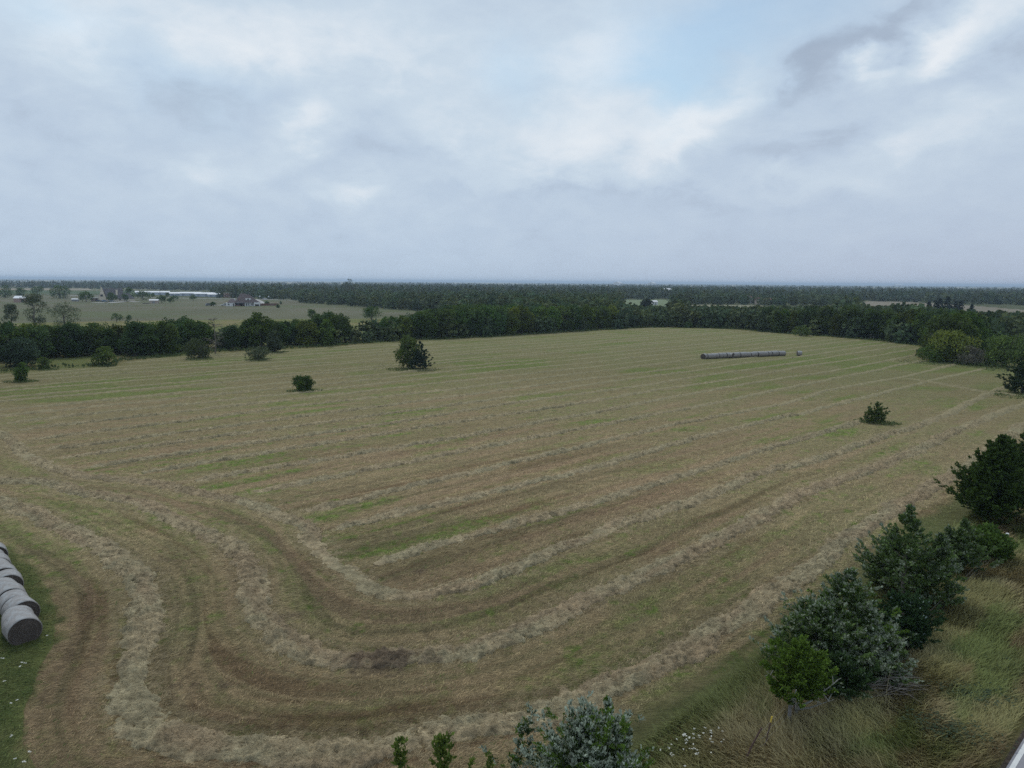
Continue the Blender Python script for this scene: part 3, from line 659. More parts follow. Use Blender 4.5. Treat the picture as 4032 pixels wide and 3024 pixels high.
# behind the hedge the ground is open in places: nothing there may rise past the hedge skyline
cap = H - cy * (top_y - hzn) / FP
zone = (ppx > 2690) & (ppx < 3310) & (cr_ < 720) | (ppx > 3380) & (cr_ < 930) | (ppx > 2440) & (ppx < 2650) & (cr_ < 860)
hgt = np.where(zone, np.minimum(hgt, cap * rng.uniform(.85, 1.03, len(cx))), hgt)
onscr = (ppx > -60) & (ppx < 4090)
score = np.where(onscr & (hgt > 0), hgt / cr_ * np.where(first, 1.5, 1.0), -1)
hgt = np.where(hgt < 2.0, 0, hgt); score = np.where(hgt > 0, score, -2); order = np.argsort(-score); order = order[score[order] > -2]; IND = order[:250]; REST = order[250:]
print('trees', len(cx), 'first', first.sum())
ZL = [(150, 'hedge behind the dark tree at the left edge'), (300, 'hedge behind the small round bush'), (450, 'hedge behind the spreading tree at left'),
      (620, 'hedge beside the pale flecked tree'), (745, 'hedge just left of the leafless tree gap'), (860, 'hedge around the leafless tree'), (1000, 'hedge right of the leafless tree'),
      (1150, 'hedge behind the oval grey tree'), (1300, 'hedge below the brown roofed house'), (1420, 'hedge dip right of the house'), (1580, 'hedge left of the big lone tree'), (1720, 'hedge behind the big lone tree'),
      (1900, 'hedge just right of the big lone tree'), (2080, 'field edge left of view centre'), (2260, 'field edge at view centre'), (2450, 'field edge below the pale green clearing'),
      (2640, 'farthest corner of the field'), (2800, 'field edge above the left end of the bale row'), (3000, 'field edge behind the middle of the bale row'), (3200, 'field edge behind the lone right bale'),
      (3420, 'wood edge left of the bleached dead tree'), (3560, 'wood edge right of the dead tree'), (3720, 'wood behind the yellow green clump'), (3900, 'wood between the two right clumps'), (4300, 'wood at the right edge')]
def lab_for(px_, fr, rr_, d_, h_, b_):
    for lim_, t in ZL:
        if px_ < lim_: break
    size = 'tall' if h_ > 10.3 else ('middling' if h_ > 8 else 'low'); tone = 'dark' if b_ < .95 else ('bright green' if b_ > 1.2 else 'green')
    if fr: return '%s %s tree at %s of the %s' % (size, tone, 'front' if d_ < 9 else ('middle' if d_ < 14 else 'back'), t), 'hedge trees lining the far side of the field'
    if px_ < 1800: return '%s %s wood tree far above the %s' % (size, tone, t), 'trees of the wood beyond the pasture'
    return '%s %s wood tree deeper behind the %s' % (size, tone, t), 'trees of the wood behind the far hedge'
rj = random.Random(9)
for i in IND:
    cme, tme = BL[rj.randrange(9)]
    s = hgt[i] / 10.
    dk = 1.25
    if ppx[i] > 2900 and first[i]: dk = .8
    if first[i] and ppx[i] < 1800: dk = .95
    b = dk * rj.uniform(.75, 1.25); y = rj.uniform(-.12, .18)
    lb, gp = lab_for(ppx[i], first[i], cr_[i], de[i], hgt[i], b)
    wsc = min(s * rj.uniform(.85, 1.15), s * .55 + .55)
    tree_of('broadleaf_tree', lb, 'tree', (cx[i], cy[i], -.08), cme, tme, rj.uniform(0, 6.28), (wsc, wsc, s), (b * (1 + y), b, b * (1 - y), 1), gp)
# the remaining wood as one mass
def mass(name, idx, lib, matname, label):
    rg = np.random.default_rng(31); vs, cs = [], []
    for k in range(len(lib)):
        sel = idx[np.arange(len(idx)) % len(lib) == k]; v, c = lib[k]; m = len(sel)
        a = rg.uniform(0, 6.28, m); sc = hgt[sel] / 9.; ws = sc * rg.uniform(.85, 1.2, m)
        X_ = v[None, :, 0] * np.cos(a)[:, None] - v[None, :, 1] * np.sin(a)[:, None]; Y_ = v[None, :, 0] * np.sin(a)[:, None] + v[None, :, 1] * np.cos(a)[:, None]
        q = np.stack([X_ * ws[:, None] + cx[sel][:, None], Y_ * ws[:, None] + cy[sel][:, None], v[None, :, 2] * sc[:, None] - .1], -1)
        vs.append(q.reshape(-1, 3)); t = rg.uniform(.85, 1.7, m); y = rg.uniform(-.15, .2, m)
        cc = c[None] * t[:, None, None] * np.stack([1 + y, 1 + 0 * y, 1 - y], -1)[:, None]; cs.append(cc.reshape(-1, 3))
    v = np.vstack(vs); c = np.vstack(cs)
    o = link(name, mk(name, v, quads(len(v) // 4), c, mats=[LEAFW])); o['kind'] = 'stuff'; o['label'] = label; o['category'] = 'woodland'
LEAFW = leafmat('distant foliage', .2, False)
nearw = REST[cr_[REST] < 900]; farw = REST[cr_[REST] >= 900]
mass('woodland', nearw, LOWC, '', 'dense green wood stretching behind the far hedge and pasture')
mass('far_woodland', farw, FARC, '', 'blue hazed wood covering the plain up to the horizon')

# ---- low brush along the foot of the hedge
rg = np.random.default_rng(8); fe = smooth_line(EDGE[1:23], 8); seg = np.diff(fe, axis=0); n = 5200
k = rg.integers(0, len(seg), n); wl = np.hypot(seg[:, 0], seg[:, 1]); k = rg.choice(len(seg), n, p=wl / wl.sum())
p = fe[k] + seg[k] * rg.uniform(0, 1, n)[:, None]; nrm = np.stack([-seg[k][:, 1], seg[k][:, 0]], 1) / wl[k][:, None]
p = p + nrm * rg.uniform(.5, 5, n)[:, None]; p3 = np.column_stack([p, rg.uniform(-.1, .35, n)])
a = unit(rg.normal(size=(n, 3)) * .6 + [0, 0, .8]); s = side_of(a, rg); l = rg.uniform(.3, .9, n); v = blades(p3, a, s, l, l * .7)
c = np.array([.075, .105, .035]) * rg.uniform(.6, 1.4, n)[:, None]
o = link('undergrowth', mk('undergrowth', v, quads(n), np.repeat(c, 4, 0), mats=[LEAFW])); o['kind'] = 'stuff'; o['label'] = 'weedy green undergrowth at the foot of the far hedge'

# ------------------------------------------------------------------ bushes and single trees in and round the field
def span(x0, x1, y0, y1, xb=None):                       # photo extent of a plant -> foot, width, height
    xb = (x0 + x1) / 2 if xb is None else xb
    q = g(xb, y1 - (y1 - y0) * .04); rr_ = math.hypot(*q); d0 = ray(xb, y0); t = rr_ / math.hypot(d0[0], d0[1])
    wd = abs((x1 - x0) / FP * q[1]); return q, wd * 1.02, max(.5, H + d0[2] * t)
BUSH_DEEP = ((.044, .088, .018), (.112, .178, .036)); BUSH_LT = ((.055, .095, .020), (.135, .185, .042)); BUSH_GREY = ((.060, .080, .040), (.120, .145, .074))
BUSH_BLUE = ((.030, .056, .028), (.070, .108, .056))
def bush(name, label, cat, ext, cols, seed, n=2200, leaf=.30, group=None, color=(1, 1, 1, 1), base=0., **kw):
    q, wd, hh = span(*ext)
    t = thing(name, label, cat, (q[0], q[1], -.05), 0, group)
    o = link('crown', crown_mesh('crown', seed, hh, wd, base, n, leaf, kw.pop('lobes', 26), cols, **kw), t); o.color = color
    link('trunk', trunk_mesh(seed, hh, .03 * wd, wd), t)
    return t
bush('young_tree', 'slim ragged young tree on the mown field at the left edge of the view', 'tree', (55, 113, 1427, 1506), BUSH_DEEP, 1, 1500, .30, top=.35, openness=.2)
bush('bush', 'small round light green bush between the dark hedge tree and the spreading tree at left', 'bush', (150, 200, 1407, 1457), BUSH_LT, 2, 1300, .28)
bush('broadleaf_tree', 'big dark blue green tree bulging out of the hedge at the left edge', 'tree', (10, 161, 1328, 1446), BUSH_BLUE, 3, 3800, .42, lobes=40)
bush('spreading_tree', 'flat topped light green spreading tree in the grassy hollow left of the field corner', 'tree', (358, 454, 1368, 1441), BUSH_LT, 4, 2200, .32, top=.95, base=.3, openness=.35)
bush('bush', 'wide feathery olive green bush on the field edge left of the hedge gap', 'bush', (726, 840, 1340, 1414), ((.045, .065, .024), (.100, .125, .045)), 5, 2600, .32, openness=.4)
bush('bush', 'low flat greyish bush standing apart on the field below the brown roofed house', 'bush', (970, 1064, 1370, 1419), BUSH_GREY, 6, 1800, .28, openness=.5)
bush('broadleaf_tree', 'tall oval grey green tree just in front of the hedge above the low greyish bush', 'tree', (1049, 1122, 1300, 1391), BUSH_GREY, 7, 3000, .34, color=(.7, .75, .75, 1))
bush('bush', 'round dark green bush alone on the mown field left of the big lone tree', 'bush', (1152, 1239, 1477, 1541), ((.036, .070, .016), (.098, .150, .036)), 8, 2400, .26, top=.85)
bush('pale_bush', 'pale flecked rounded tree of the hedge above the grassy hollow', 'tree', (490, 598, 1322, 1404), ((.040, .060, .034), (.110, .130, .080)), 9, 2600, .30)
bush('broadleaf_tree', 'large yellow green clump of trees on the field edge at the right', 'tree', (3632, 3830, 1302, 1430), ((.100, .140, .022), (.220, .250, .045)), 10, 5200, .42, lobes=50, top=.85)
bush('bush', 'dark low bush at the left foot of the yellow green clump', 'bush', (3628, 3745, 1352, 1429), BUSH_DEEP, 11, 2200, .36)
bush('dry_bush', 'pale twiggy dry thicket at the foot between the two clumps at right', 'bush', (3770, 3880, 1365, 1440), ((.10, .10, .07), (.19, .175, .135)), 12, 1600, .32, openness=.4)
bush('broadleaf_tree', 'mid green clump of trees at the right edge behind the dark cedar', 'tree', (3864, 4040, 1315, 1449), ((.066, .115, .026), (.145, .205, .046)), 13, 4600, .42, lobes=44)
bush('bush', 'small yellow green bush on the left flank of the right edge clump', 'bush', (3866, 3935, 1345, 1440), BUSH_LT, 14, 1600, .32)
bush('bush', 'lighter green bush poking out below the hedge right of the bale row', 'bush', (3120, 3190, 1285, 1325), BUSH_LT, 15, 900, .4)
bush('bush', 'small dark round bush on the far field edge above the bale row', 'bush', (2695, 2725, 1268, 1292), BUSH_DEEP, 16, 500, .4)
# the big lone tree of the field with a cedar grown into its right side
q, wd, hh = span(1550, 1668, 1327, 1455)
t = thing('broadleaf_tree', 'big lone leafy tree out in the mown field, joined to a blue green cedar', 'tree', (q[0], q[1], -.05))
link('crown', crown_mesh('crown', 21, hh, wd * .98, .2, 4200, .34, 44, ((.048, .082, .022), (.120, .160, .040)), top=.7, openness=.15), t); link('trunk', trunk_mesh(21, hh, .22, wd), t)
q, wd, hh = span(1590, 1701, 1346, 1458)
t = thing('cedar_tree', 'blue green cedar grown against the right side of the big lone field tree', 'tree', (q[0] + .6, q[1] - .6, -.05))
link('crown', cedar_mesh(22, hh, wd * .52, 5200, .34, .12, .1, ((.018, .036, .024), (.050, .080, .052)), tops=3), t); link('trunk', trunk_mesh(22, hh, .16, 1.5), t)
# the small dark bush near the right of the field
q, wd, hh = span(3384, 3518, 1583, 1668)
t = thing('young_cedar', 'ragged dark young tree alone among the windrows near the right of the field', 'tree', (q[0], q[1], -.05))
link('crown', cedar_mesh(23, hh, wd * .52, 3800, .26, .25, .0, ((.034, .064, .018), (.110, .150, .040)), (.14, .18, .08), up=.7, power=.45, tops=6), t); link('trunk', trunk_mesh(23, hh, .08, 1.5), t)
q, wd, hh = span(3925, 4120, 1392, 1556)
t = thing('cedar_tree', 'wide dark cedar cut by the right edge of the view below the clumps', 'tree', (q[0], q[1], -.05))
link('crown', cedar_mesh(24, hh, wd * .52, 9000, .36, .12, .1, ((.016, .032, .014), (.048, .078, .028)), up=.35, power=.55, tops=3), t); link('trunk', trunk_mesh(24, hh, .2, 1.5), t)
GRASSY = leafmat('grass ring', .1, False)
def skirt(px, py, wd, seed, n=700):                        # unmown grass left round each lone plant
    rg = np.random.default_rng(seed); q = g(px, py); a = rg.uniform(0, 6.28, n); r = wd * np.sqrt(rg.uniform(0, 1, n)) * (.8 + .3 * np.sin(a * 2 + seed))
    p = np.stack([q[0] + r * np.cos(a) * 1.15, q[1] + r * np.sin(a), a * 0 - .03], 1); d = unit(rg.normal(size=(n, 3)) * .35 + [0, 0, 1]); l = rg.uniform(.15, .42, n)
    return blades(p, d, side_of(d, rg), l, l * .45), np.repeat(np.array([.150, .180, .070]) * rg.uniform(.7, 1.35, n)[:, None], 4, 0)
SK = [skirt(84, 1503, 2.6, 1), skirt(175, 1455, 2.6, 2), skirt(405, 1439, 3.2, 3), skirt(785, 1412, 5, 4), skirt(1020, 1417, 3.8, 5), skirt(1086, 1388, 3.2, 6), skirt(1200, 1539, 2.6, 7),
      skirt(1628, 1456, 5.0, 8, 900), skirt(3455, 1664, 2.6, 9, 900), skirt(3700, 1432, 9, 10, 900), skirt(3940, 1452, 9, 11, 900), skirt(3990, 1556, 5, 12, 700)]
v = np.vstack([k[0] for k in SK]); c = np.vstack([k[1] for k in SK])
o = link('grass', mk('grass', v, quads(len(v) // 4), c, mats=[GRASSY])); o['kind'] = 'stuff'; o['label'] = 'rings of unmown grass round the lone bushes of the field'

def bare_tree(name, label, ext, seed, mat, limbs, r, group=None):
    q, wd, hh = span(*ext); rg = random.Random(seed)
    t = thing(name, label, 'tree', (q[0], q[1], -.05), 0, group)
    m = MB(); top = Vector((rg.uniform(-.1, .1) * wd, 0, hh)); m.tube([(0, 0, -.1), (.04 * wd, 0, hh * .35), (.0, .1, hh * .7), top], [r, r * .8, r * .5, r * .12], 7); m.build('trunk', mat, t)
    m = MB()
    for i in range(limbs):
        z = hh * rg.uniform(.18, .92); a = rg.uniform(0, 6.28); l = wd * .5 * rg.uniform(.5, 1.05) * (1 - .45 * z / hh); b = Vector((0, 0, z))
        e = b + Vector((math.cos(a) * l, math.sin(a) * l, l * rg.uniform(-.15, .55))); mid = b.lerp(e, .5) + Vector((0, 0, rg.uniform(.0, .12) * l)); m.tube([b, mid, e], [r * .45, r * .3, r * .1], 5)
        for j in range(6):
            a2 = a + rg.uniform(-1.1, 1.1); l2 = l * rg.uniform(.25, .6); b2 = b.lerp(e, rg.uniform(.3, 1)); e2 = b2 + Vector((math.cos(a2) * l2, math.sin(a2) * l2, l2 * rg.uniform(-.3, .6)))
            m.tube([b2, b2.lerp(e2, .5) + Vector((0, 0, .08 * l2)), e2], [r * .2, r * .14, r * .05], 4)
    m.build('branches', mat, t); return t
bare_tree('dead_tree', 'bleached leafless dead tree against the dark wood at the right of the field', (3405, 3472, 1228, 1338), 3, DEADBARK, 26, .26)
bare_tree('bare_tree', 'leafless brown tree with thin twigs standing in the gap of the left hedge', (800, 895, 1244, 1398), 5, plain('dry twigs', (.17, .15, .13), .9, .3, 5), 22, .18)

# ------------------------------------------------------------------ pasture trees and those of the farmsteads
FT = [('grey leaved tall tree rising behind the hedge at the left edge, the taller of two', (84, 192, 1151, 1290), BUSH_GREY, 31, 3200, .4, .3),
      ('smaller grey green tree left of the tall one behind the left hedge', (14, 80, 1198, 1290), BUSH_GREY, 32, 1800, .4, .3),
      ('open crowned grey tree of three boughs behind the left hedge, right of the tall one', (194, 314, 1186, 1300), BUSH_GREY, 33, 2300, .34, .8),
      ('small ragged tree in the pasture, left one of the two small trees above the hedge', (440, 480, 1229, 1270), BUSH_DEEP, 34, 420, .4, .6),
      ('small lollipop tree in the pasture, right one of the two small trees above the hedge', (496, 520, 1239, 1268), BUSH_DEEP, 35, 260, .4, .3),
      ('round green tree half hidden by the hedge, right of the brown roofed house', (1206, 1249, 1218, 1262), BUSH_DEEP, 36, 700, .45, .2),
      ('spreading dark tree in the pasture just left of where the hedge and wood meet', (1420, 1508, 1207, 1262), BUSH_DEEP, 37, 1600, .5, .2),
      ('broad dark tree at the left edge of the horizon beside the pink barn', (-10, 52, 1122, 1174), BUSH_DEEP, 38, 900, .9, .2),
      ('dark tree directly behind the pink barn at the left edge', (54, 102, 1130, 1173), BUSH_DEEP, 39, 700, .9, .2),
      ('dark tree farther back between the pink barn and the big domed tree', (120, 175, 1130, 1160), BUSH_DEEP, 40, 500, 1.2, .2),
      ('big dome shaped dark tree beside the utility pole left of the peaked house', (193, 280, 1125, 1176), BUSH_DEEP, 41, 1400, .9, .1),
      ('bushy dark tree left of the carport of the peaked house', (310, 370, 1144, 1190), BUSH_DEEP, 42, 900, .8, .2),
      ('egg shaped tree directly in front of the roof of the peaked house', (416, 460, 1154, 1189), BUSH_DEEP, 43, 800, .7, .1),
      ('conical tree before the right end of the peaked house roof', (475, 507, 1157, 1188), BUSH_DEEP, 44, 600, .7, .1),
      ('dark tree standing behind the right end of the peaked house', (486, 534, 1134, 1176), BUSH_DEEP, 45, 800, .9, .2),
      ('low wide dark tree right of the peaked house, left of the small shed', (530, 596, 1149, 1182), BUSH_DEEP, 46, 900, .8, .4),
      ('small dark tree above the small tan shed', (592, 610, 1153, 1173), BUSH_DEEP, 47, 240, .7, .2),
      ('flat crowned dark tree just right of the small tan shed', (618, 657, 1165, 1194), BUSH_DEEP, 48, 600, .7, .2),
      ('narrow upright dark tree in front of the storage rows', (651, 669, 1152, 1175), BUSH_DEEP, 49, 260, .7, .0),
      ('small round tree right of the flat crowned one near the tan shed', (660, 685, 1170, 1194), BUSH_DEEP, 50, 300, .7, .3),
      ('small spreading tree below the middle of the storage rows', (675, 702, 1163, 1183), BUSH_DEEP, 51, 300, .7, .2),
      ('single small tree in the pasture between the storage rows and the brown roofed house', (747, 774, 1160, 1184), BUSH_DEEP, 52, 320, .7, .4),
      ('low round bush right of the brown roofed house before the wooden fence', (1040, 1060, 1187, 1199), BUSH_DEEP, 53, 220, .7, .1),
      ('tiny dark bush at the right end of the wooden fence', (1088, 1103, 1200, 1212), BUSH_DEEP, 54, 160, .6, .1),
      ('small pointed shrub above the right end of the wooden fence', (1101, 1111, 1187, 1198), BUSH_DEEP, 55, 120, .6, .1),
      ('dark clipped tree beside the parked van left of the brown roofed house', (829, 850, 1190, 1205), BUSH_DEEP, 56, 260, .7, .1),
      ('dark tall tree standing out above the wood left of the pale green clearing', (2517, 2570, 1178, 1226), ((.016, .030, .014), (.034, .054, .022)), 57, 1300, .9, .1),
      ('shaggy tall tree towering over the far wood line left of centre', (1344, 1407, 1104, 1168), BUSH_GREY, 58, 1300, 1.0, .5)]
for lb, ext, cols, sd_, n, lf, opn in FT:
    nm = 'bush' if ' bush' in lb or 'shrub' in lb else 'pasture_tree'
    bush(nm, lb, 'bush' if nm == 'bush' else 'tree', ext, cols, sd_ + 60, n, lf, openness=opn, base=(0 if nm == 'bush' else .35), color=(.8, .85, .8, 1) if cols is BUSH_DEEP else (1, 1, 1, 1))
cm = [cedar_mesh(70 + k, 8, 2.8, 900, 1.0, .05, .0, ((.014, .030, .018), (.034, .054, .032)), up=.5, power=.8) for k in range(2)]; tm = trunk_mesh(70, 8, .2, 1)
CL = ['leftmost dark cedar of the row in the tan clearing at the right', 'second dark cedar from the left in the tan clearing, slightly taller', 'third small cedar from the left in the tan clearing',
      'wide cedar in the middle of the clearing row', 'narrow cedar right of the wide middle one in the clearing', 'small cedar near the right of the clearing row', 'rightmost dark cedar of the clearing row']
for k, (px, py, s) in enumerate([(3657, 1224, .9), (3683, 1226, .95), (3699, 1226, 1.15), (3728, 1232, 1.35), (3761, 1228, .95), (3780, 1230, 1.0), (3825, 1234, .8)]):
    q = g(px, py); tree_of('cedar_tree', CL[k], 'tree', (q[0], q[1], -.1), cm[k % 2], tm, k * 1.3, (s * 1.1, s * 1.1, s), (1, 1, 1, 1), 'row of dark cedars in the tan clearing')

# ------------------------------------------------------------------ the near cedars on the fence line
def fence_pt(px, py, v):
    d = ray(px, py); t = v / (d[:2] @ NV); p = d * t; return p[:2], H + p[2]
BLUEG = ((.030, .062, .014), (.130, .195, .058)); DARKG = ((.016, .034, .010), (.066, .110, .022)); YELG = ((.045, .085, .016), (.150, .200, .040))
def near_cedar(label, px, py, v, r, n, seed, **kw):
    q, hh = fence_pt(px, py, v); tr = kw.pop('trunk', .15); nm = kw.pop('name', 'cedar_tree')
    t = thing(nm, label, 'tree', (q[0], q[1], -.05)); o = link('crown', cedar_mesh(seed, hh, r, n, **kw), t)
    link('trunk', trunk_mesh(seed, hh * .9, tr, 1.6, 8, bare=1), t); return t, q, hh
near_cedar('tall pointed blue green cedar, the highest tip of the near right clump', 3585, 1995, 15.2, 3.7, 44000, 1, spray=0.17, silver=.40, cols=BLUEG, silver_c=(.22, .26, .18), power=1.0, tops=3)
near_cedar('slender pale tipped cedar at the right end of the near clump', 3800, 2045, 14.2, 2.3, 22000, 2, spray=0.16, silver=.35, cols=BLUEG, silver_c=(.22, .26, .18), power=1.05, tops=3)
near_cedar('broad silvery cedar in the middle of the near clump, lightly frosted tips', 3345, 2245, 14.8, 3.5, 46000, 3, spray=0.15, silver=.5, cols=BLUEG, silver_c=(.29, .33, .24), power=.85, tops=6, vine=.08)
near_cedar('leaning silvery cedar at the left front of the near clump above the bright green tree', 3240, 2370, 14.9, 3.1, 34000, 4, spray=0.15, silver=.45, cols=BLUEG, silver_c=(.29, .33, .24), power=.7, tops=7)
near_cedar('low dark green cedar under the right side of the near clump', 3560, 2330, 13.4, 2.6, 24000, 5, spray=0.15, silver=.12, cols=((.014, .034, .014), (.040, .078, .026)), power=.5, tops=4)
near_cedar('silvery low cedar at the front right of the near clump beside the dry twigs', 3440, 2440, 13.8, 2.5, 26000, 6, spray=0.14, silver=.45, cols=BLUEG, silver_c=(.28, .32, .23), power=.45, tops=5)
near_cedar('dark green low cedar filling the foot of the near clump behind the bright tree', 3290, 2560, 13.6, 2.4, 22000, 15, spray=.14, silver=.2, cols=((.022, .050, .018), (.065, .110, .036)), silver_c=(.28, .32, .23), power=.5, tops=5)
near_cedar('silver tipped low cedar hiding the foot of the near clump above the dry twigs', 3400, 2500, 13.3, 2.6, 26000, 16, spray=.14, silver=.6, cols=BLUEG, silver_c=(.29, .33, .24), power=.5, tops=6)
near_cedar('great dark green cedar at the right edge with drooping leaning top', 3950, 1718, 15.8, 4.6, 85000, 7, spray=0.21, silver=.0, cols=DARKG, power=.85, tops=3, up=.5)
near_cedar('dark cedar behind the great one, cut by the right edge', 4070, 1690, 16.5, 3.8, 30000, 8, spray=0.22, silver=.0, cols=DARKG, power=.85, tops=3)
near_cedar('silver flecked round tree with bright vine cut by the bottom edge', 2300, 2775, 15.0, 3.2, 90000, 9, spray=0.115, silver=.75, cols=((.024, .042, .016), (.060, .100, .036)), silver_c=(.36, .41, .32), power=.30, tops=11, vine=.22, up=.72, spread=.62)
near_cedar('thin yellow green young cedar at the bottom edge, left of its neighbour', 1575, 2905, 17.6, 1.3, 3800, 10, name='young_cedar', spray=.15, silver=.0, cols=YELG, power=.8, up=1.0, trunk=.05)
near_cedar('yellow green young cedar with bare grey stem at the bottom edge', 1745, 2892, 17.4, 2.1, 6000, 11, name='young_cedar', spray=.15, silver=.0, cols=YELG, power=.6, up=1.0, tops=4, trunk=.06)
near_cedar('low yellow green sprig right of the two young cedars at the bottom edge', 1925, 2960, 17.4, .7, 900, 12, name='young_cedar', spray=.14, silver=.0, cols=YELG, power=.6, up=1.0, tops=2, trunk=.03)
# the bright green little tree with pale forked trunk in front of the clump
q = g(3130, 2834); t = thing('leafy_tree', 'bright green small tree with pale forked trunk beside the fence post', 'tree', (q[0], q[1], 0))
link('crown', cedar_mesh(41, 3.9, 2.0, 16000, spray=.15, silver=.0, base=1.15, cols=((.030, .062, .010), (.125, .200, .028)), up=.5, power=.32, tops=7, spread=.6), t)
m = MB(); rg = random.Random(4)
for a, l in ((-1.9, 1.5), (-.9, 1.7), (.1, 1.9), (.9, 1.6), (2.4, 1.4), (1.6, 1.2)):
    b = Vector((.05 * math.cos(a), .05 * math.sin(a), .55)); k = b + Vector((math.cos(a) * l * .35, math.sin(a) * l * .35, .35)); e = b + Vector((math.cos(a) * l, math.sin(a) * l, 1.3)); m.tube([b, k, e], [.065, .045, .015], 6)
    for j in range(4):
        b2 = k.lerp(e, rg.uniform(.1, .9)); e2 = b2 + Vector((rg.uniform(-.5, .5), rg.uniform(-.5, .5), rg.uniform(.1, .6))); m.tube([b2, b2.lerp(e2, .5) + Vector((0, 0, .05)), e2], [.022, .015, .006], 4)
m.tube([(0, 0, -.1), (.02, .02, .3), (0, 0, .6)], [.13, .10, .08], 8); m.build('trunk', plain('pale bark', (.27, .27, .24), .9, .3, 8), t)
q = g(3862, 2200); t = thing('bush', 'small bright green round bush between the near clump and the great dark cedar', 'bush', (q[0], q[1], -.1))
link('crown', crown_mesh('crown', 43, 2.4, 4.2, 0, 4200, .20, 26, ((.036, .070, .012), (.090, .150, .028)), top=.9), t)
q = g(3470, 2730); t = thing('dead_brush', 'heap of bleached dead twigs at the foot of the near cedar clump', 'dead branches', (q[0], q[1], 0)); m = MB()
for i in range(90):
    a = rg.uniform(-1.2, 1.6); l = rg.uniform(.5, 1.9); b = Vector((rg.uniform(-1.2, .8), rg.uniform(-.6, 1.4), rg.uniform(0, .8))); e = b + Vector((math.cos(a) * l, math.sin(a) * l * .6 - .2, rg.uniform(-.3, .5))); m.tube([b, b.lerp(e, .5) + Vector((0, 0, .1)), e], [.02, .014, .005], 4)
m.build('twigs', plain('dead twigs', (.20, .18, .16), .9, .3, 6), t)

# ---- wire fence along the roadside, mostly swallowed by grass
WEATHER = plain('weathered post', (.19, .18, .17), .9, .3, 9); RUST = plain('rusty steel', (.09, .055, .045), .8, .3, 12); WHITE = plain('white paint', (.72, .73, .74), .6, .08, 9); YEL = plain('yellow cap', (.55, .40, .06), .6, .1, 9)
WIRE = plain('fence wire', (.16, .15, .14), .6, .1, 9)
fence = thing('wire_fence', 'sparse wire fence of wooden and steel posts leaning in the roadside grass', 'fence', (*g(3105, 2850), 0))
fo = np.array(fence.location[:2])
def post(name, px, py, hgt_, r, mat, cap, lean=(0, 0)):
    q = g(px, py) - fo; m = MB(); m.tube([(q[0], q[1], -.2), (q[0] + lean[0] * .5, q[1] + lean[1] * .5, hgt_ * .5), (q[0] + lean[0], q[1] + lean[1], hgt_)], [r, r, r * .9], 8)
    o = m.build(name, mat, fence)
    if cap: MB().tube([(q[0] + lean[0] * .82, q[1] + lean[1] * .82, hgt_ * .84), (q[0] + lean[0] * 1.02, q[1] + lean[1] * 1.02, hgt_ * 1.015)], [r * 1.25, r * 1.2], 8).build('post_cap', cap, o)
    return (q[0] + lean[0] * .9, q[1] + lean[1] * .9, hgt_ * .9)
tops = [post('fence_post', 3106, 2853, 1.35, .09, WEATHER, None, (.05, .1)), post('fence_post', 3120, 2838, 1.45, .035, RUST, WHITE, (.12, .1)),
        post('fence_post', 3008, 2950, 1.45, .03, RUST, YEL, (.30, .1)), post('fence_post', 2925, 3000, 1.5, .04, RUST, None, (.75, .1))]
far_p = [post('fence_post', 3495, 2640, 1.3, .07, WEATHER, None), post('fence_post', 3960, 2165, 1.3, .09, WEATHER, WHITE)]
m = MB(); ln = [tops[3], tops[2], tops[0], far_p[0], far_p[1]]
for z in (1.0, .72, .45):
    for a, b in zip(ln, ln[1:]):
        a_ = Vector((a[0], a[1], a[2] * z)); b_ = Vector((b[0], b[1], b[2] * z)); m.tube([a_, a_.lerp(b_, .5) + Vector((0, 0, -.12)), b_], [.005] * 3, 3)
m.build('wires', WIRE, fence)
q = g(3485, 2778); MB().tube([(q[0], q[1], -.1), (q[0] + .02, q[1], .9), (q[0] + .1, q[1], 1.75)], [.014, .011, .005], 5).build('dry_stalk', plain('dry stalk', (.36, .31, .2), .9, .1, 9))
tag(bpy.data.objects['dry_stalk'], 'single tall pale dry stalk standing in the roadside grass right of the cedar clump', 'weed stalk')

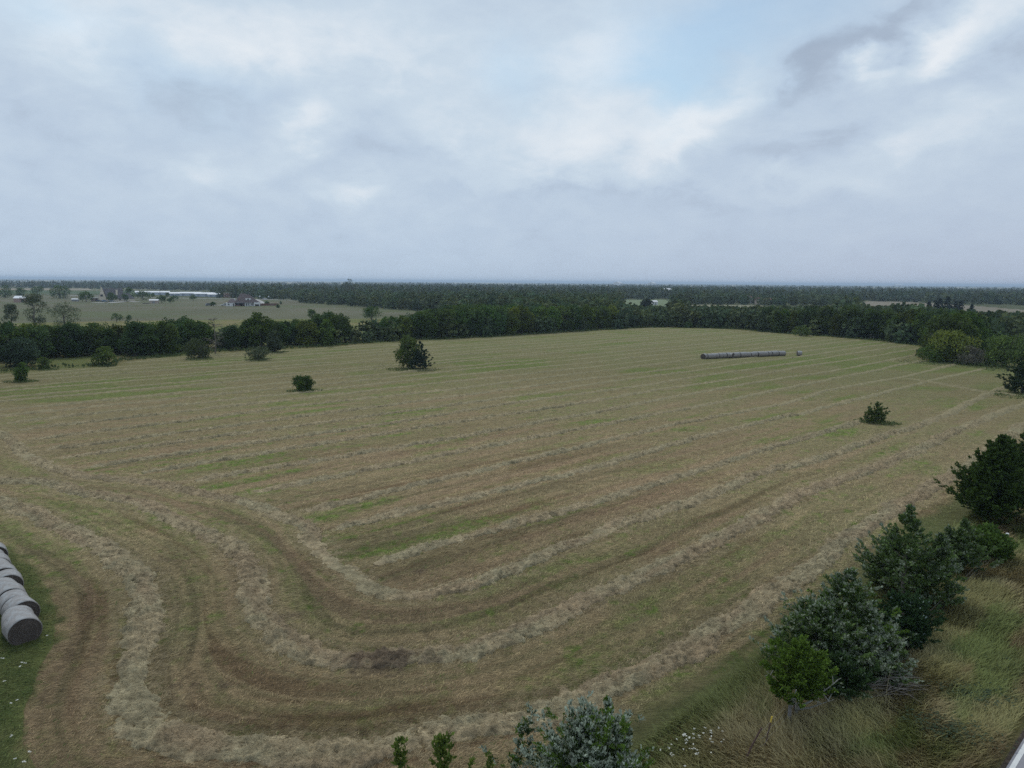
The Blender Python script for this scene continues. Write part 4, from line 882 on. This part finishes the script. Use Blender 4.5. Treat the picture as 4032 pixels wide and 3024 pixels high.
# ---- tall roadside grass, bent by the wind, and the lush strip at the lower left
def grass(name, n, u0, u1, v0, v1, hmin, hmax, label, colf, keep=None, seed=1, tall=1.0):
    rg = np.random.default_rng(seed); u = rg.uniform(u0, u1, n); v = rg.uniform(v0, v1, n)
    x = u * TV[0] + v * NV[0]; y = u * TV[1] + v * NV[1]; r = np.hypot(x, y); k = (rg.uniform(0, 1, n) < np.clip(40 / r, .25, 1) ** 1.2) & (y > 5)
    if keep is not None: k &= keep(x, y, u, v)
    x, y, u, v = x[k], y[k], u[k], v[k]; n = len(x)
    dens = fbm(x * .5, y * .5, seed + 5, 3); hh = lerp(hmin, hmax, rg.uniform(0, 1, n) ** 1.5) * (.5 + dens) * tall
    wa = fbm(x * .13, y * .13, seed + 9, 3) * 9 + rg.normal(0, .7, n); ln = .35 + .6 * fbm(x * .3, y * .3, seed + 3, 2)
    d = np.stack([np.cos(wa) * ln, np.sin(wa) * ln, np.ones(n)], 1); d = unit(d + rg.normal(size=(n, 3)) * .18); s = np.stack([-np.sin(wa), np.cos(wa), 0 * wa], 1)
    wd = rg.uniform(.008, .022, n) * np.clip(np.hypot(x, y) / 36, 1, 2.2); p = np.stack([x, y, 0 * x - .02], 1)
    tip = p + d * hh[:, None] + np.stack([np.cos(wa), np.sin(wa), -.35 + 0 * wa], 1) * (hh * .35 * ln)[:, None]; mid = p + d * (hh * .6)[:, None]
    sw = s * wd[:, None]
    V_ = np.stack([p - sw, p + sw, mid + sw * .7, mid - sw * .7, tip - sw * .15, tip + sw * .15], 1).reshape(-1, 3)
    b = np.arange(n)[:, None] * 6; Q_ = np.vstack([b + [0, 1, 2, 3], b + [3, 2, 5, 4]])
    c = colf(x, y, u, v, rg); o = link(name, mk(name, V_, Q_, np.repeat(c, 6, 0), mats=[BLADE])); o['kind'] = 'stuff'; o['label'] = label
def col_road(x, y, u, v, rg):
    c = np.tile(np.array([.200, .185, .080]), (len(x), 1)); c = cmix(c, (.250, .210, .115), sst(.42, .62, fbm(u * .10, v * .30, 51, 4)) * .8)
    c = cmix(c, (.150, .100, .062), sst(.57, .70, fbm(u * .16, v * .35, 52, 4)) * .6); c = cmix(c, (.100, .140, .040), sst(.55, .67, fbm(u * .14, v * .4, 53, 4)) * .7)
    c = cmix(c, (.150, .165, .062), sst(15.2, 16.5, v)); return c * rg.uniform(1.1, 1.75, len(x))[:, None]
def col_lush(x, y, u, v, rg): return np.tile(np.array([.062, .115, .030]), (len(x), 1)) * rg.uniform(.5, 1.45, len(x))[:, None]
grass('roadside_grass', 210000, 8, 75, 6.8, 17.6, .25, .85, 'tall windblown ochre and green grass between the cedars and the road', col_road, None, 3)
grass('verge_grass', 26000, -45, 22, 15.5, 60, .12, .34, 'lush short green grass around the near bale row', col_lush, lambda x, y, u, v: inside(x, y, GREEN_L), 4)
rg = np.random.default_rng(12); n = 7000                  # green tufts regrowing in the stubble
u = rg.uniform(-5, 95, n); v = rg.uniform(19, 75, n)
# flowers
def flowers(pts, name, label, col, r0):
    vs = []; 
    for x, y, z in pts:
        for j in range(3):
            a = rg.uniform(0, 6.28); p = np.array([x + rg.normal(0, .03), y + rg.normal(0, .03), z]); e = np.array([math.cos(a), math.sin(a), rg.uniform(-.2, .3)]) * r0; f = np.array([-math.sin(a), math.cos(a), rg.uniform(-.2, .3)]) * r0
            vs += [p - e, p + f, p + e, p - f]
    v_ = np.array(vs); o = link(name, mk(name, v_, quads(len(v_) // 4), np.tile(col, (len(v_), 1)) * rg.uniform(.7, 1.1, (len(v_), 1)), mats=[BLADE])); o['kind'] = 'stuff'; o['label'] = label
pf = []
for px, py in [(2690, 2960), (2715, 2950), (2730, 2935), (2760, 2925), (2775, 2920), (2690, 2985), (2655, 2995), (2740, 2990), (2790, 2945), (2665, 3010), (2805, 2912), (2720, 2970), (2700, 2930), (2782, 2965)]:
    q = g(px, py)
    for j in range(3): pf.append((q[0] + rg.normal(0, .35), q[1] + rg.normal(0, .35), rg.uniform(.35, .55)))
flowers(pf, 'white_wildflowers', 'white wildflowers in the green verge by the bottom tree', np.array([.62, .62, .55]), .035)
pf = []
for px, py in [(10, 2610), (88, 2625), (100, 2628), (80, 2642), (95, 2530), (187, 2518), (45, 2788), (70, 2776), (50, 2917), (60, 3008), (100, 3020), (120, 2980), (20, 2700)]:
    q = g(px, py); pf += [(q[0], q[1], .25)]
flowers(pf, 'small_wildflowers', 'scattered small white flowers in the lush grass below the bales', np.array([.6, .6, .55]), .045)
# blue green clumps low in the roadside grass
pf = []
for px, py in [(3780, 2735), (3830, 2755), (3880, 2762), (3930, 2755), (3700, 2880), (3740, 2900), (3790, 2905), (3830, 2915), (3660, 2860), (4010, 2640)]:
    q = g(px, py)
    for j in range(70): pf.append((q[0] + rg.normal(0, .65), q[1] + rg.normal(0, .5), rg.uniform(.15, .45)))
flowers(pf, 'blue_green_weeds', 'dark blue green patches of weeds in the roadside grass', np.array([.055, .085, .048]), .04)

# ------------------------------------------------------------------ round hay bales
WRAP = groundmat('bale net wrap', .55); ENDM = groundmat('bale end', .9)
def bale_meshes(seed):
    rg = np.random.default_rng(seed); ns, nl = 56, 12; Rb, W2 = .80, .61
    prof = [(-W2, .94), (-W2 + .04, .985), (-W2 + .10, 1.0)] + [(x, 1.0 + .012 * math.sin(6 * x + seed)) for x in np.linspace(-.4, .4, 7)] + [(W2 - .10, 1.0), (W2 - .04, .985), (W2, .94)]
    v, c = [], []
    th = np.linspace(0, 2 * np.pi, ns, endpoint=False)
    for x, k in prof:
        rr_ = Rb * k * (1 + .016 * (vn(th * 2 + x * 3, th * 0 + seed, 3) - .5) * 2); z = rr_ * np.sin(th); y = rr_ * np.cos(th)
        z = np.where(z < -.66, -.66 - (z + .66) * -.25, z) ; v.append(np.stack([th * 0 + x, y * 1.035, z * .96 + .68], 1))
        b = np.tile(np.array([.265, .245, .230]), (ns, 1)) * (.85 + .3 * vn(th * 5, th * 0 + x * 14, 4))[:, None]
        b = cmix(b, (.34, .35, .35), sst(.2, .9, np.sin(th)) * (.35 + .5 * (vn(th * 3, th * 0 + x * 6 + seed, 5) > .55))); b = cmix(b, (.145, .122, .108), sst(.2, -.7, np.sin(th)) * .5); c.append(b)  # bluish stain and lit look of the top put into colour; darker below
    v = np.vstack(v); c = np.vstack(c); i = np.arange(len(prof) * ns).reshape(len(prof), ns); j = np.roll(i, -1, 1)
    q = np.stack([i[:-1], i[1:], j[1:], j[:-1]], -1).reshape(-1, 4); wrap = mk('net_wrap', v, q, c, True, [WRAP])
    ends = []
    for sgn in (-1, 1):
        v, c = [], []; nr_ = 22
        for k in range(nr_ + 1):
            f = .003 + k / nr_ * .937; rr_ = Rb * f * (1 + .01 * rg.normal(size=ns) * (k < nr_)); spiral = math.sin(k * 2.4); z = rr_ * np.sin(th); z = np.where(z < -.66, -.66 - (z + .66) * -.25, z)
            v.append(np.stack([th * 0 + sgn * (W2 + .004 - .012 * (1 + spiral) * (k < nr_) + .02 * (1 - f)), rr_ * np.cos(th) * 1.035, z * .96 + .68], 1))
            c.append(np.tile(np.array([.100, .084, .074]), (ns, 1)) * (.6 + .6 * (spiral + 1) / 2 + .4 * vn(th * 9, th * 0 + k, 8))[:, None])
        v = np.vstack(v); c = np.vstack(c); i = np.arange((nr_ + 1) * ns).reshape(nr_ + 1, ns); j = np.roll(i, -1, 1); q = np.stack([i[:-1], j[:-1], j[1:], i[1:]], -1).reshape(-1, 4)
        if sgn < 0: q = q[:, ::-1]
        ends.append(mk('bale_end', v, q, c, True, [ENDM]))
    return wrap, ends
BALES = [bale_meshes(k) for k in range(4)]
rb = random.Random(2)
def bale(p, rz, label, group, k):
    t = thing('hay_bale', label, 'hay bale', (p[0], p[1], -.03), rz, group); wrp, ends = BALES[k % 4]; s = rb.uniform(.95, 1.04); t.scale = (1, s, s)
    link('net_wrap', wrp, t); link('bale_end', ends[0], t); link('bale_end', ends[1], t); return t
ORD = ['nearest', 'second', 'third', 'fourth', 'fifth', 'sixth', 'seventh', 'eighth', 'ninth', 'tenth', 'eleventh', 'twelfth', 'thirteenth', 'fourteenth', 'fifteenth', 'sixteenth', 'seventeenth', 'eighteenth', 'nineteenth', 'twentieth', 'twenty-first', 'twenty-second', 'twenty-third']
r0 = g(163, 2462, .8); r1 = g(14, 2140, .8); dv = (r1 - r0) / np.hypot(*(r1 - r0)); ax = math.atan2(dv[1], dv[0]); nv_ = np.array([-dv[1], dv[0]])
s0 = r0 + nv_ * .84 + dv * .55
off = [0, .04, -.26, -.10, -.02, .12, -.2, -.05, .08, .0, .15, -.1]
for k in range(12):
    p = s0 + dv * (1.33 * k) + nv_ * off[k]; bale(p, ax + rb.uniform(-.10, .10) + (.12 if k in (2, 5) else 0), ('nearest grey round bale at the left edge, its dark end facing the camera' if k == 0 else '%s grey round bale of the row at the left edge counting away from the camera' % ORD[k]), 'near row of round bales', k)
f0 = g(2772, 1413); f1 = g(3080, 1400); dv = (f1 - f0) / np.hypot(*(f1 - f0)); ax = math.atan2(dv[1], dv[0]); nv_ = np.array([-dv[1], dv[0]]); nB = 23; Lr = math.hypot(*(f1 - f0))
for k in range(nB):
    s_ = k / (nB - 1) * Lr + (.35 if 0 < k < 7 else (.1 if k == 7 else 0)); extra = rb.uniform(-.14, .14)
    p = f0 + dv * s_ + nv_ * extra; rz = ax + rb.uniform(-.13, .13)
    if k == 0: rz = ax + .42
    if k == 7: rz = ax - 1.2; p = p - nv_ * .3
    bale(p, rz, '%s weathered round bale of the long far row counting from its left end' % ('first' if k == 0 else ORD[k]), 'long row of round bales out in the field', k)
bale(g(3147, 1401), ax - .55, 'lone round bale lying apart at the right end of the long far row', 'long row of round bales out in the field', 2)

# ------------------------------------------------------------------ farmsteads beyond the pasture
CREAM = plain('cream wall', (.66, .58, .46), .85, .08, .6); GSHING = plain('grey shingles', (.135, .125, .130), .9, .18, 1.5); BSHING = plain('brown shingles', (.125, .098, .095), .9, .18, 1.5)
WWALL = plain('white wall', (.66, .66, .66), .8, .06, .6); DARKR = plain('painted shade and dark fittings', (.035, .028, .026), .9, .1, 1); WOOD = plain('red brown wood', (.17, .095, .075), .9, .2, 2); GLASS = plain('window glass', (.04, .05, .06), .2, .05, 1, .6)  # near-black colour stands for shade in openings, also a dark door and trough
METALR = plain('pale sheet roof', (.60, .63, .66), .5, .08, .2); METALW = plain('pale blue wall', (.42, .47, .53), .7, .08, .2); DOORB = plain('roller door', (.26, .30, .36), .7, .1, .4); PINK = plain('pinkish boards', (.36, .25, .22), .9, .15, 1)
TANW = plain('tan wall', (.42, .35, .29), .9, .1, 1); BRICK = plain('brown brick', (.27, .17, .13), .9, .18, 2); BLUET = plain('blue sheet', (.06, .14, .32), .7, .1, 1); REDR = plain('red brown roof', (.20, .085, .080), .9, .15, 1)
GREYW = plain('grey board', (.26, .27, .28), .9, .15, 1)
def place(name, label, cat, px, py, group=None):
    q = g(px, py); t = thing(name, label, cat, (q[0], q[1], -.1), math.atan2(-q[0], q[1]), group); return t
# the tall peaked house (x to the right, y away from the camera)
h = place('peaked_house', 'cream house with very steep grey roof and tall gable at the far left', 'house', 441, 1186)
MB().box(-10.5, -4.6, -.2, 8, 0, 3.6).build('wall', CREAM, h); MB().box(-4.6, 9.8, 1.5, 10, 0, 2.6).build('wall', CREAM, h); MB().box(9.8, 18.5, 2, 9, 0, 2.4).build('wall', CREAM, h)
gw = MB().prism([(-10.3, 3.6), (-4.8, 3.6), (-7.2, 11.6), (-7.9, 11.6)], 'y', -.15, .4).build('gable_wall', CREAM, h)
MB().box(-8.9, -6.9, -.28, -.1, 4.4, 6.2).build('window', GLASS, gw); MB().box(-8.5, -7.4, -.1, 1.2, 11.4, 12.6).build('chimney_cap', CREAM, h)
rf = MB().prism([(-10.6, 3.5), (-4.5, 3.5), (-7.5, 12.0)], 'y', .45, 9).frustum((-6.5, 10.4, .6, 11, 2.5), (-6.9, 9.0, 5.2, 6.2, 11.6)).build('roof', GSHING, h)
MB().box(3.4, 5.0, 2.2, 3.6, 5.0, 10.4).build('chimney', CREAM, rf)
MB().frustum((9.5, 19, 1.6, 9.4, 2.35), (10.5, 13.5, 5, 6, 7.2)).build('wing_roof', GSHING, h)
MB().box(-16.8, -10.6, 0, 6, 3.0, 3.25).build('carport_roof', METALR, h)
for x in (-16.5, -14, -11): MB().box(x - .12, x + .12, .1, .34, 0, 3).build('carport_post', CREAM, h)
MB().box(-16.6, -10.7, 5.6, 5.9, 0, 3).build('carport_wall', PINK, h)
for x in (-3, 0, 6): MB().box(x, x + 1.2, 1.42, 1.6, .9, 2.2).build('window', GLASS, h)
# the brown roofed house
h = place('ranch_house', 'white walled house with big brown hip roof and dormer in the pasture', 'house', 958, 1205)
MB().box(-12.4, -5.8, .6, 9, 0, 2.6).build('wall', WWALL, h); MB().box(-5.8, 1.0, 4.0, 12, 0, 2.7).build('wall', WOOD, h); MB().box(1.0, 7.9, 1.6, 12, 0, 2.7).build('wall', WWALL, h); MB().box(7.9, 12.3, 0, 12, 0, 2.9).build('wall', WWALL, h)
rf = MB().frustum((-6.2, 12.7, .2, 13, 2.75), (-1.8, 1.6, 6, 7, 9.6)).frustum((-11.6, -5.2, .4, 9.4, 2.62), (-9.2, -7, 4.4, 5.4, 5.6)).build('roof', BSHING, h)
MB().frustum((-3.2, 9.6, 3.4, 12.2, 4.6), (-.5, 4.6, 6.2, 7, 8.9)).build('upper_roof', BSHING, h)
MB().box(-3.1, -2.3, 1.6, 2.4, 3.0, 6.6).build('chimney', BRICK, rf)
dm = MB().box(1.7, 5.6, 1.9, 5.5, 4.3, 6.0).build('dormer', WWALL, h); MB().box(3.2, 4.2, 1.82, 1.9, 4.7, 5.7).build('window', GLASS, dm)
MB().box(-6.0, -.0, .0, 4, 2.45, 2.75).build('porch_roof', GREYW, h); MB().box(-5.7, -.2, 3.7, 3.98, 0, 2.4).build('porch_shade', DARKR, h)  # dark panel at the back stands in for the porch's shade
for x in (-5.9, -2.9, -.1, 1.5, 2.9, 4.3, 5.7, 7.0): MB().box(x - .12, x + .12, .1, .34, 0, 2.6).build('column', WWALL if x > 1 else WOOD, h)
for x in (2.0, 3.5, 6.1): MB().box(x, x + .9, 1.52, 1.6, .4, 2.2).build('window', GLASS, h)
MB().box(8.6, 11.6, -.08, 0, 0, 1.4).build('garage_shade', DARKR, h); MB().box(-11, -10, .52, .6, .9, 1.9).build('window', GLASS, h); MB().box(-7.4, -6.6, .52, .6, 0, 2.1).build('door', DARKR, h)  # garage: dark panel stands in for shade in the opening
MB().box(-5.6, -2.2, -.6, .2, 0, .9).build('railing', WOOD, h)
MB().box(-9.4, -5.6, 9, 12, 2.6, 5.6).build('back_wall', WWALL, h)
f = place('wooden_fence', 'long red brown board fence right of the brown roofed house', 'fence', 1058, 1203); m = MB(); m.box(-7.2, 7.5, 0, .1, 0, 1.75); m.build('boards', WOOD, f)
for x in np.arange(-7, 7.6, 2.4): MB().box(x, x + .14, .1, .24, 0, 1.85).build('fence_post', WOOD, f)
# storage rows
def storage(px0, px1, py, dep_, hgt_, label, wall=METALW):
    q0 = g(px0, py); q1 = g(px1, py); t = thing('storage_building', label, 'storage shed', (*((q0 + q1) / 2), -.1), math.atan2(q1[1] - q0[1], q1[0] - q0[0]), 'long low storage buildings')
    l = math.hypot(*(q1 - q0)) / 2; MB().box(-l, l, 0, dep_, 0, hgt_).build('wall', wall, t)
    MB().prism([(-.3, hgt_ - .02), (dep_ + .3, hgt_ - .02), (dep_ / 2, hgt_ + 1.5)], 'x', -l - .3, l + .3).build('roof', METALR, t)
    n = max(2, int(l * 2 / 7))
    for i in range(min(n, 9)):
        x = -l + (i + .5) * 2 * l / min(n, 9); MB().box(x - 1.6, x + 1.6, -.06, 0, 0, hgt_ * .8).build('roller_door', DOORB, t)
storage(532, 592, 1160, 12, 3.2, 'leftmost low storage building partly behind the dark trees')
storage(590, 668, 1161, 12, 3.4, 'long low white storage building above the small tan shed')
storage(668, 708, 1164, 10, 2.8, 'short storage building between the two long rows')
storage(708, 792, 1164.5, 14, 3.2, 'long pale storage building in the middle of the storage rows')
storage(765, 862, 1167.5, 12, 3.4, 'longest front storage building with pale sheet roof')
storage(818, 866, 1169, 10, 3.0, 'short front storage building next to the blue sheeted lot')
t = place('blue_tarp_shed', 'low shed covered in blue sheet beside the brown brick building', 'shed', 874, 1168); MB().box(-4, 4, 0, 5, 0, 2.2).build('wall', BLUET, t); MB().box(-4.3, 4.3, -.3, 5.3, 2.2, 2.45).build('roof', BLUET, t)
t = place('brick_building', 'flat roofed brown brick building behind the brown roofed house', 'building', 900, 1171); MB().box(-5.2, 5.2, 0, 8, 0, 4.8).build('wall', BRICK, t); MB().box(1, 3.6, 2, 5, 4.8, 5.9).build('roof_hut', BRICK, t); MB().box(-5.5, 5.5, -.3, 8.3, 4.78, 5.0).build('parapet', TANW, t)
for x in (-3.8, -1.2, 1.6): MB().box(x, x + 1.1, -.08, 0, 1.6, 3).build('window', GLASS, t)
def shed(name, label, px0, px1, py, hgt_, dep_, wallm, roofm, opening=False):
    q0 = g(px0, py); q1 = g(px1, py); l = math.hypot(*(q1 - q0)) / 2; t = thing(name, label, 'shed', (*((q0 + q1) / 2), -.1), math.atan2(q1[1] - q0[1], q1[0] - q0[0]))
    MB().box(-l, l, 0, dep_, 0, hgt_).build('wall', wallm, t); MB().prism([(-.4, hgt_), (dep_ + .4, hgt_), (dep_ / 2, hgt_ + dep_ * .22)], 'x', -l - .3, l + .3).build('roof', roofm, t)
    if opening: MB().box(l * .35, l * .95, -.08, 0, 0, hgt_ * .8).build('doorway', DARKR, t)  # flat dark panel imitates the shade inside the open doorway
    else: MB().box(-l * .3, l * .3, -.08, 0, 0, hgt_ * .7).build('door', GREYW, t)
shed('barn', 'pinkish barn with pale roof and dark open doorway at the left edge', 54, 97, 1190, 3.4, 9, PINK, METALR, True)
shed('garden_shed', 'small tan shed with white roof left of the flat crowned tree', 588, 622, 1194, 2.4, 5, TANW, WWALL)
shed('stock_trailer', 'low grey livestock shelter left of the carport trees', 282, 308, 1186, 1.8, 3, GREYW, METALR)
t = place('trough', 'long low dark water trough left of the small tan shed', 'trough', 575, 1195); MB().box(-2.6, 2.6, 0, 1, 0, .5).build('basin', DARKR, t); MB().box(-2.7, 2.7, -.06, 0, .42, .56).build('rim', GREYW, t)
shed('farmhouse', 'distant house with red brown roof half buried in the wood right of the bale row', 2993, 3040, 1199, 4.4, 10, TANW, REDR, True)
shed('hidden_house', 'distant red brown roof left of the distant farmhouse among trees', 2938, 2962, 1194, 6.0, 8, GREYW, REDR)
shed('white_barn', 'bright white roofed barn far off above the bale row', 2618, 2648, 1162, 8, 16, WWALL, WWALL)
shed('white_barn', 'smaller far white shed just right of the bright white roofed barn', 2675, 2695, 1159, 7, 14, WWALL, WWALL)
shed('white_shed', 'small white shed in the pale green clearing beside the dark tall tree', 2572, 2590, 1200, 2.8, 6, WWALL, WWALL)
for k, (px, wd, lb) in enumerate([(3530, 26, 'white far buildings near the horizon at the right, left group'), (2440, 12, 'white speck of a far building on the horizon right of centre'), (2575, 10, 'tiny white far building on the horizon above the pale green clearing')]):
    shed('far_building', lb, px, px + wd, 1124 + (px > 3000) * 3 - (px < 3000) * 1, 16, 60, WWALL, WWALL)
# vehicles
TYRE = plain('tyre', (.02, .02, .02), .9, .1, 5)
def car(label, px, py, col, ln=4.7, ht=1.6, rz=0., pickup=False, cat='car'):
    t = place('parked_car' if cat == 'car' else 'pickup_truck', label, cat, px, py, None); t.rotation_euler[2] += rz; l = ln / 2; paint = plain('car paint', col, .35, .04, 2, .5)
    MB().prism([(-l, .35), (l, .35), (l, ht * .5), (l - .15, ht * .58), (-l + .1, ht * .60), (-l, ht * .5)], 'y', 0, 1.8).build('body', paint, t)
    cab = [(-l + (1.9 if pickup else .25), ht * .58), (l - 1.1, ht * .58), (l - 1.9, ht), (-l + (2.1 if pickup else .6), ht)]
    MB().prism(cab, 'y', .12, 1.68).build('cabin', paint, t); MB().prism([(a * .93, ht * .62 if b < ht else ht * .93) for a, b in cab], 'y', .10, 1.70).build('windows', GLASS, t)
    for x in (-l + .85, l - .85):
        for y in (-.02, 1.62): MB().tube([(x, y, .34), (x, y + .2, .34)], [.34, .34], 12).build('wheel', TYRE, t)
car('white car driving on the far road right of the brown roofed house', 1043, 1179, (.70, .71, .73))
car('grey van parked beside the clipped tree left of the brown roofed house', 824, 1204, (.20, .21, .22), 5, 2.1, .3)
car('silver pickup parked left of the brown roofed house', 886, 1204, (.42, .44, .46), 5.6, 1.9, .1, True, 'pickup truck')
car('dark blue car under the carport of the peaked house', 390, 1187, (.03, .06, .14), 4.6, 1.5)
car('light blue car parked before the gable of the peaked house', 413, 1188, (.14, .24, .40), 4.6, 1.6, .2)
car('white car parked right of the gable by the egg shaped tree', 440, 1188, (.40, .45, .50), 4.6, 1.5, -.1)
# poles
def pole(px, py, hh, label, cross=True, mat=None):
    t = place('utility_pole', label, 'utility pole', px, py); MB().tube([(0, 0, 0), (0, 0, hh)], [.22, .16], 7).build('pole', mat or WEATHER, t)
    if cross: MB().box(-1.3, 1.3, -.1, .1, hh - 1.1, hh - .85).build('crossarm', WEATHER, t)
pole(260, 1180, 7.5, 'grey utility pole beside the big domed tree at left')
pole(631, 1172, 9, 'utility pole in front of the storage rows'); pole(983, 1186, 9, 'utility pole behind the brown roofed house')
for k, px in enumerate((3305, 3345)): pole(px, 1124, 30, 'faint power pylon on the horizon, %s of the pair' % ('left', 'right')[k], True)
def sign(px, py, label):
    t = place('round_sign', label, 'sign', px, py); MB().tube([(0, 0, 0), (0, 0, 3.0)], [.06, .06], 6).build('pole', WEATHER, t); MB().tube([(0, -.05, 3.2), (0, .05, 3.2)], [.7, .7], 14).build('disc', WWALL, t)
sign(1023, 1178, 'white round sign by the far road left of the white car'); sign(1058, 1180, 'white round sign by the far road right of the white car')
# ------------------------------------------------------------------ the air between here and the horizon
def haze():
    m = MB().box(-16000, 16000, -400, 27500, -1.5, 45.0)
    mat = bpy.data.materials.new('haze'); mat.use_nodes = True; T = mat.node_tree; T.nodes.clear()
    out = T.nodes.new('ShaderNodeOutputMaterial'); v = T.nodes.new('ShaderNodeVolumePrincipled')
    v.inputs['Color'].default_value = (.64, .81, 1.0, 1); v.inputs['Density'].default_value = .00012; v.inputs['Anisotropy'].default_value = .2
    T.links.new(v.outputs[0], out.inputs['Volume'])
    o = m.build('haze', mat); o['kind'] = 'stuff'; o['label'] = 'thin blue haze in the air over the plain'
haze()
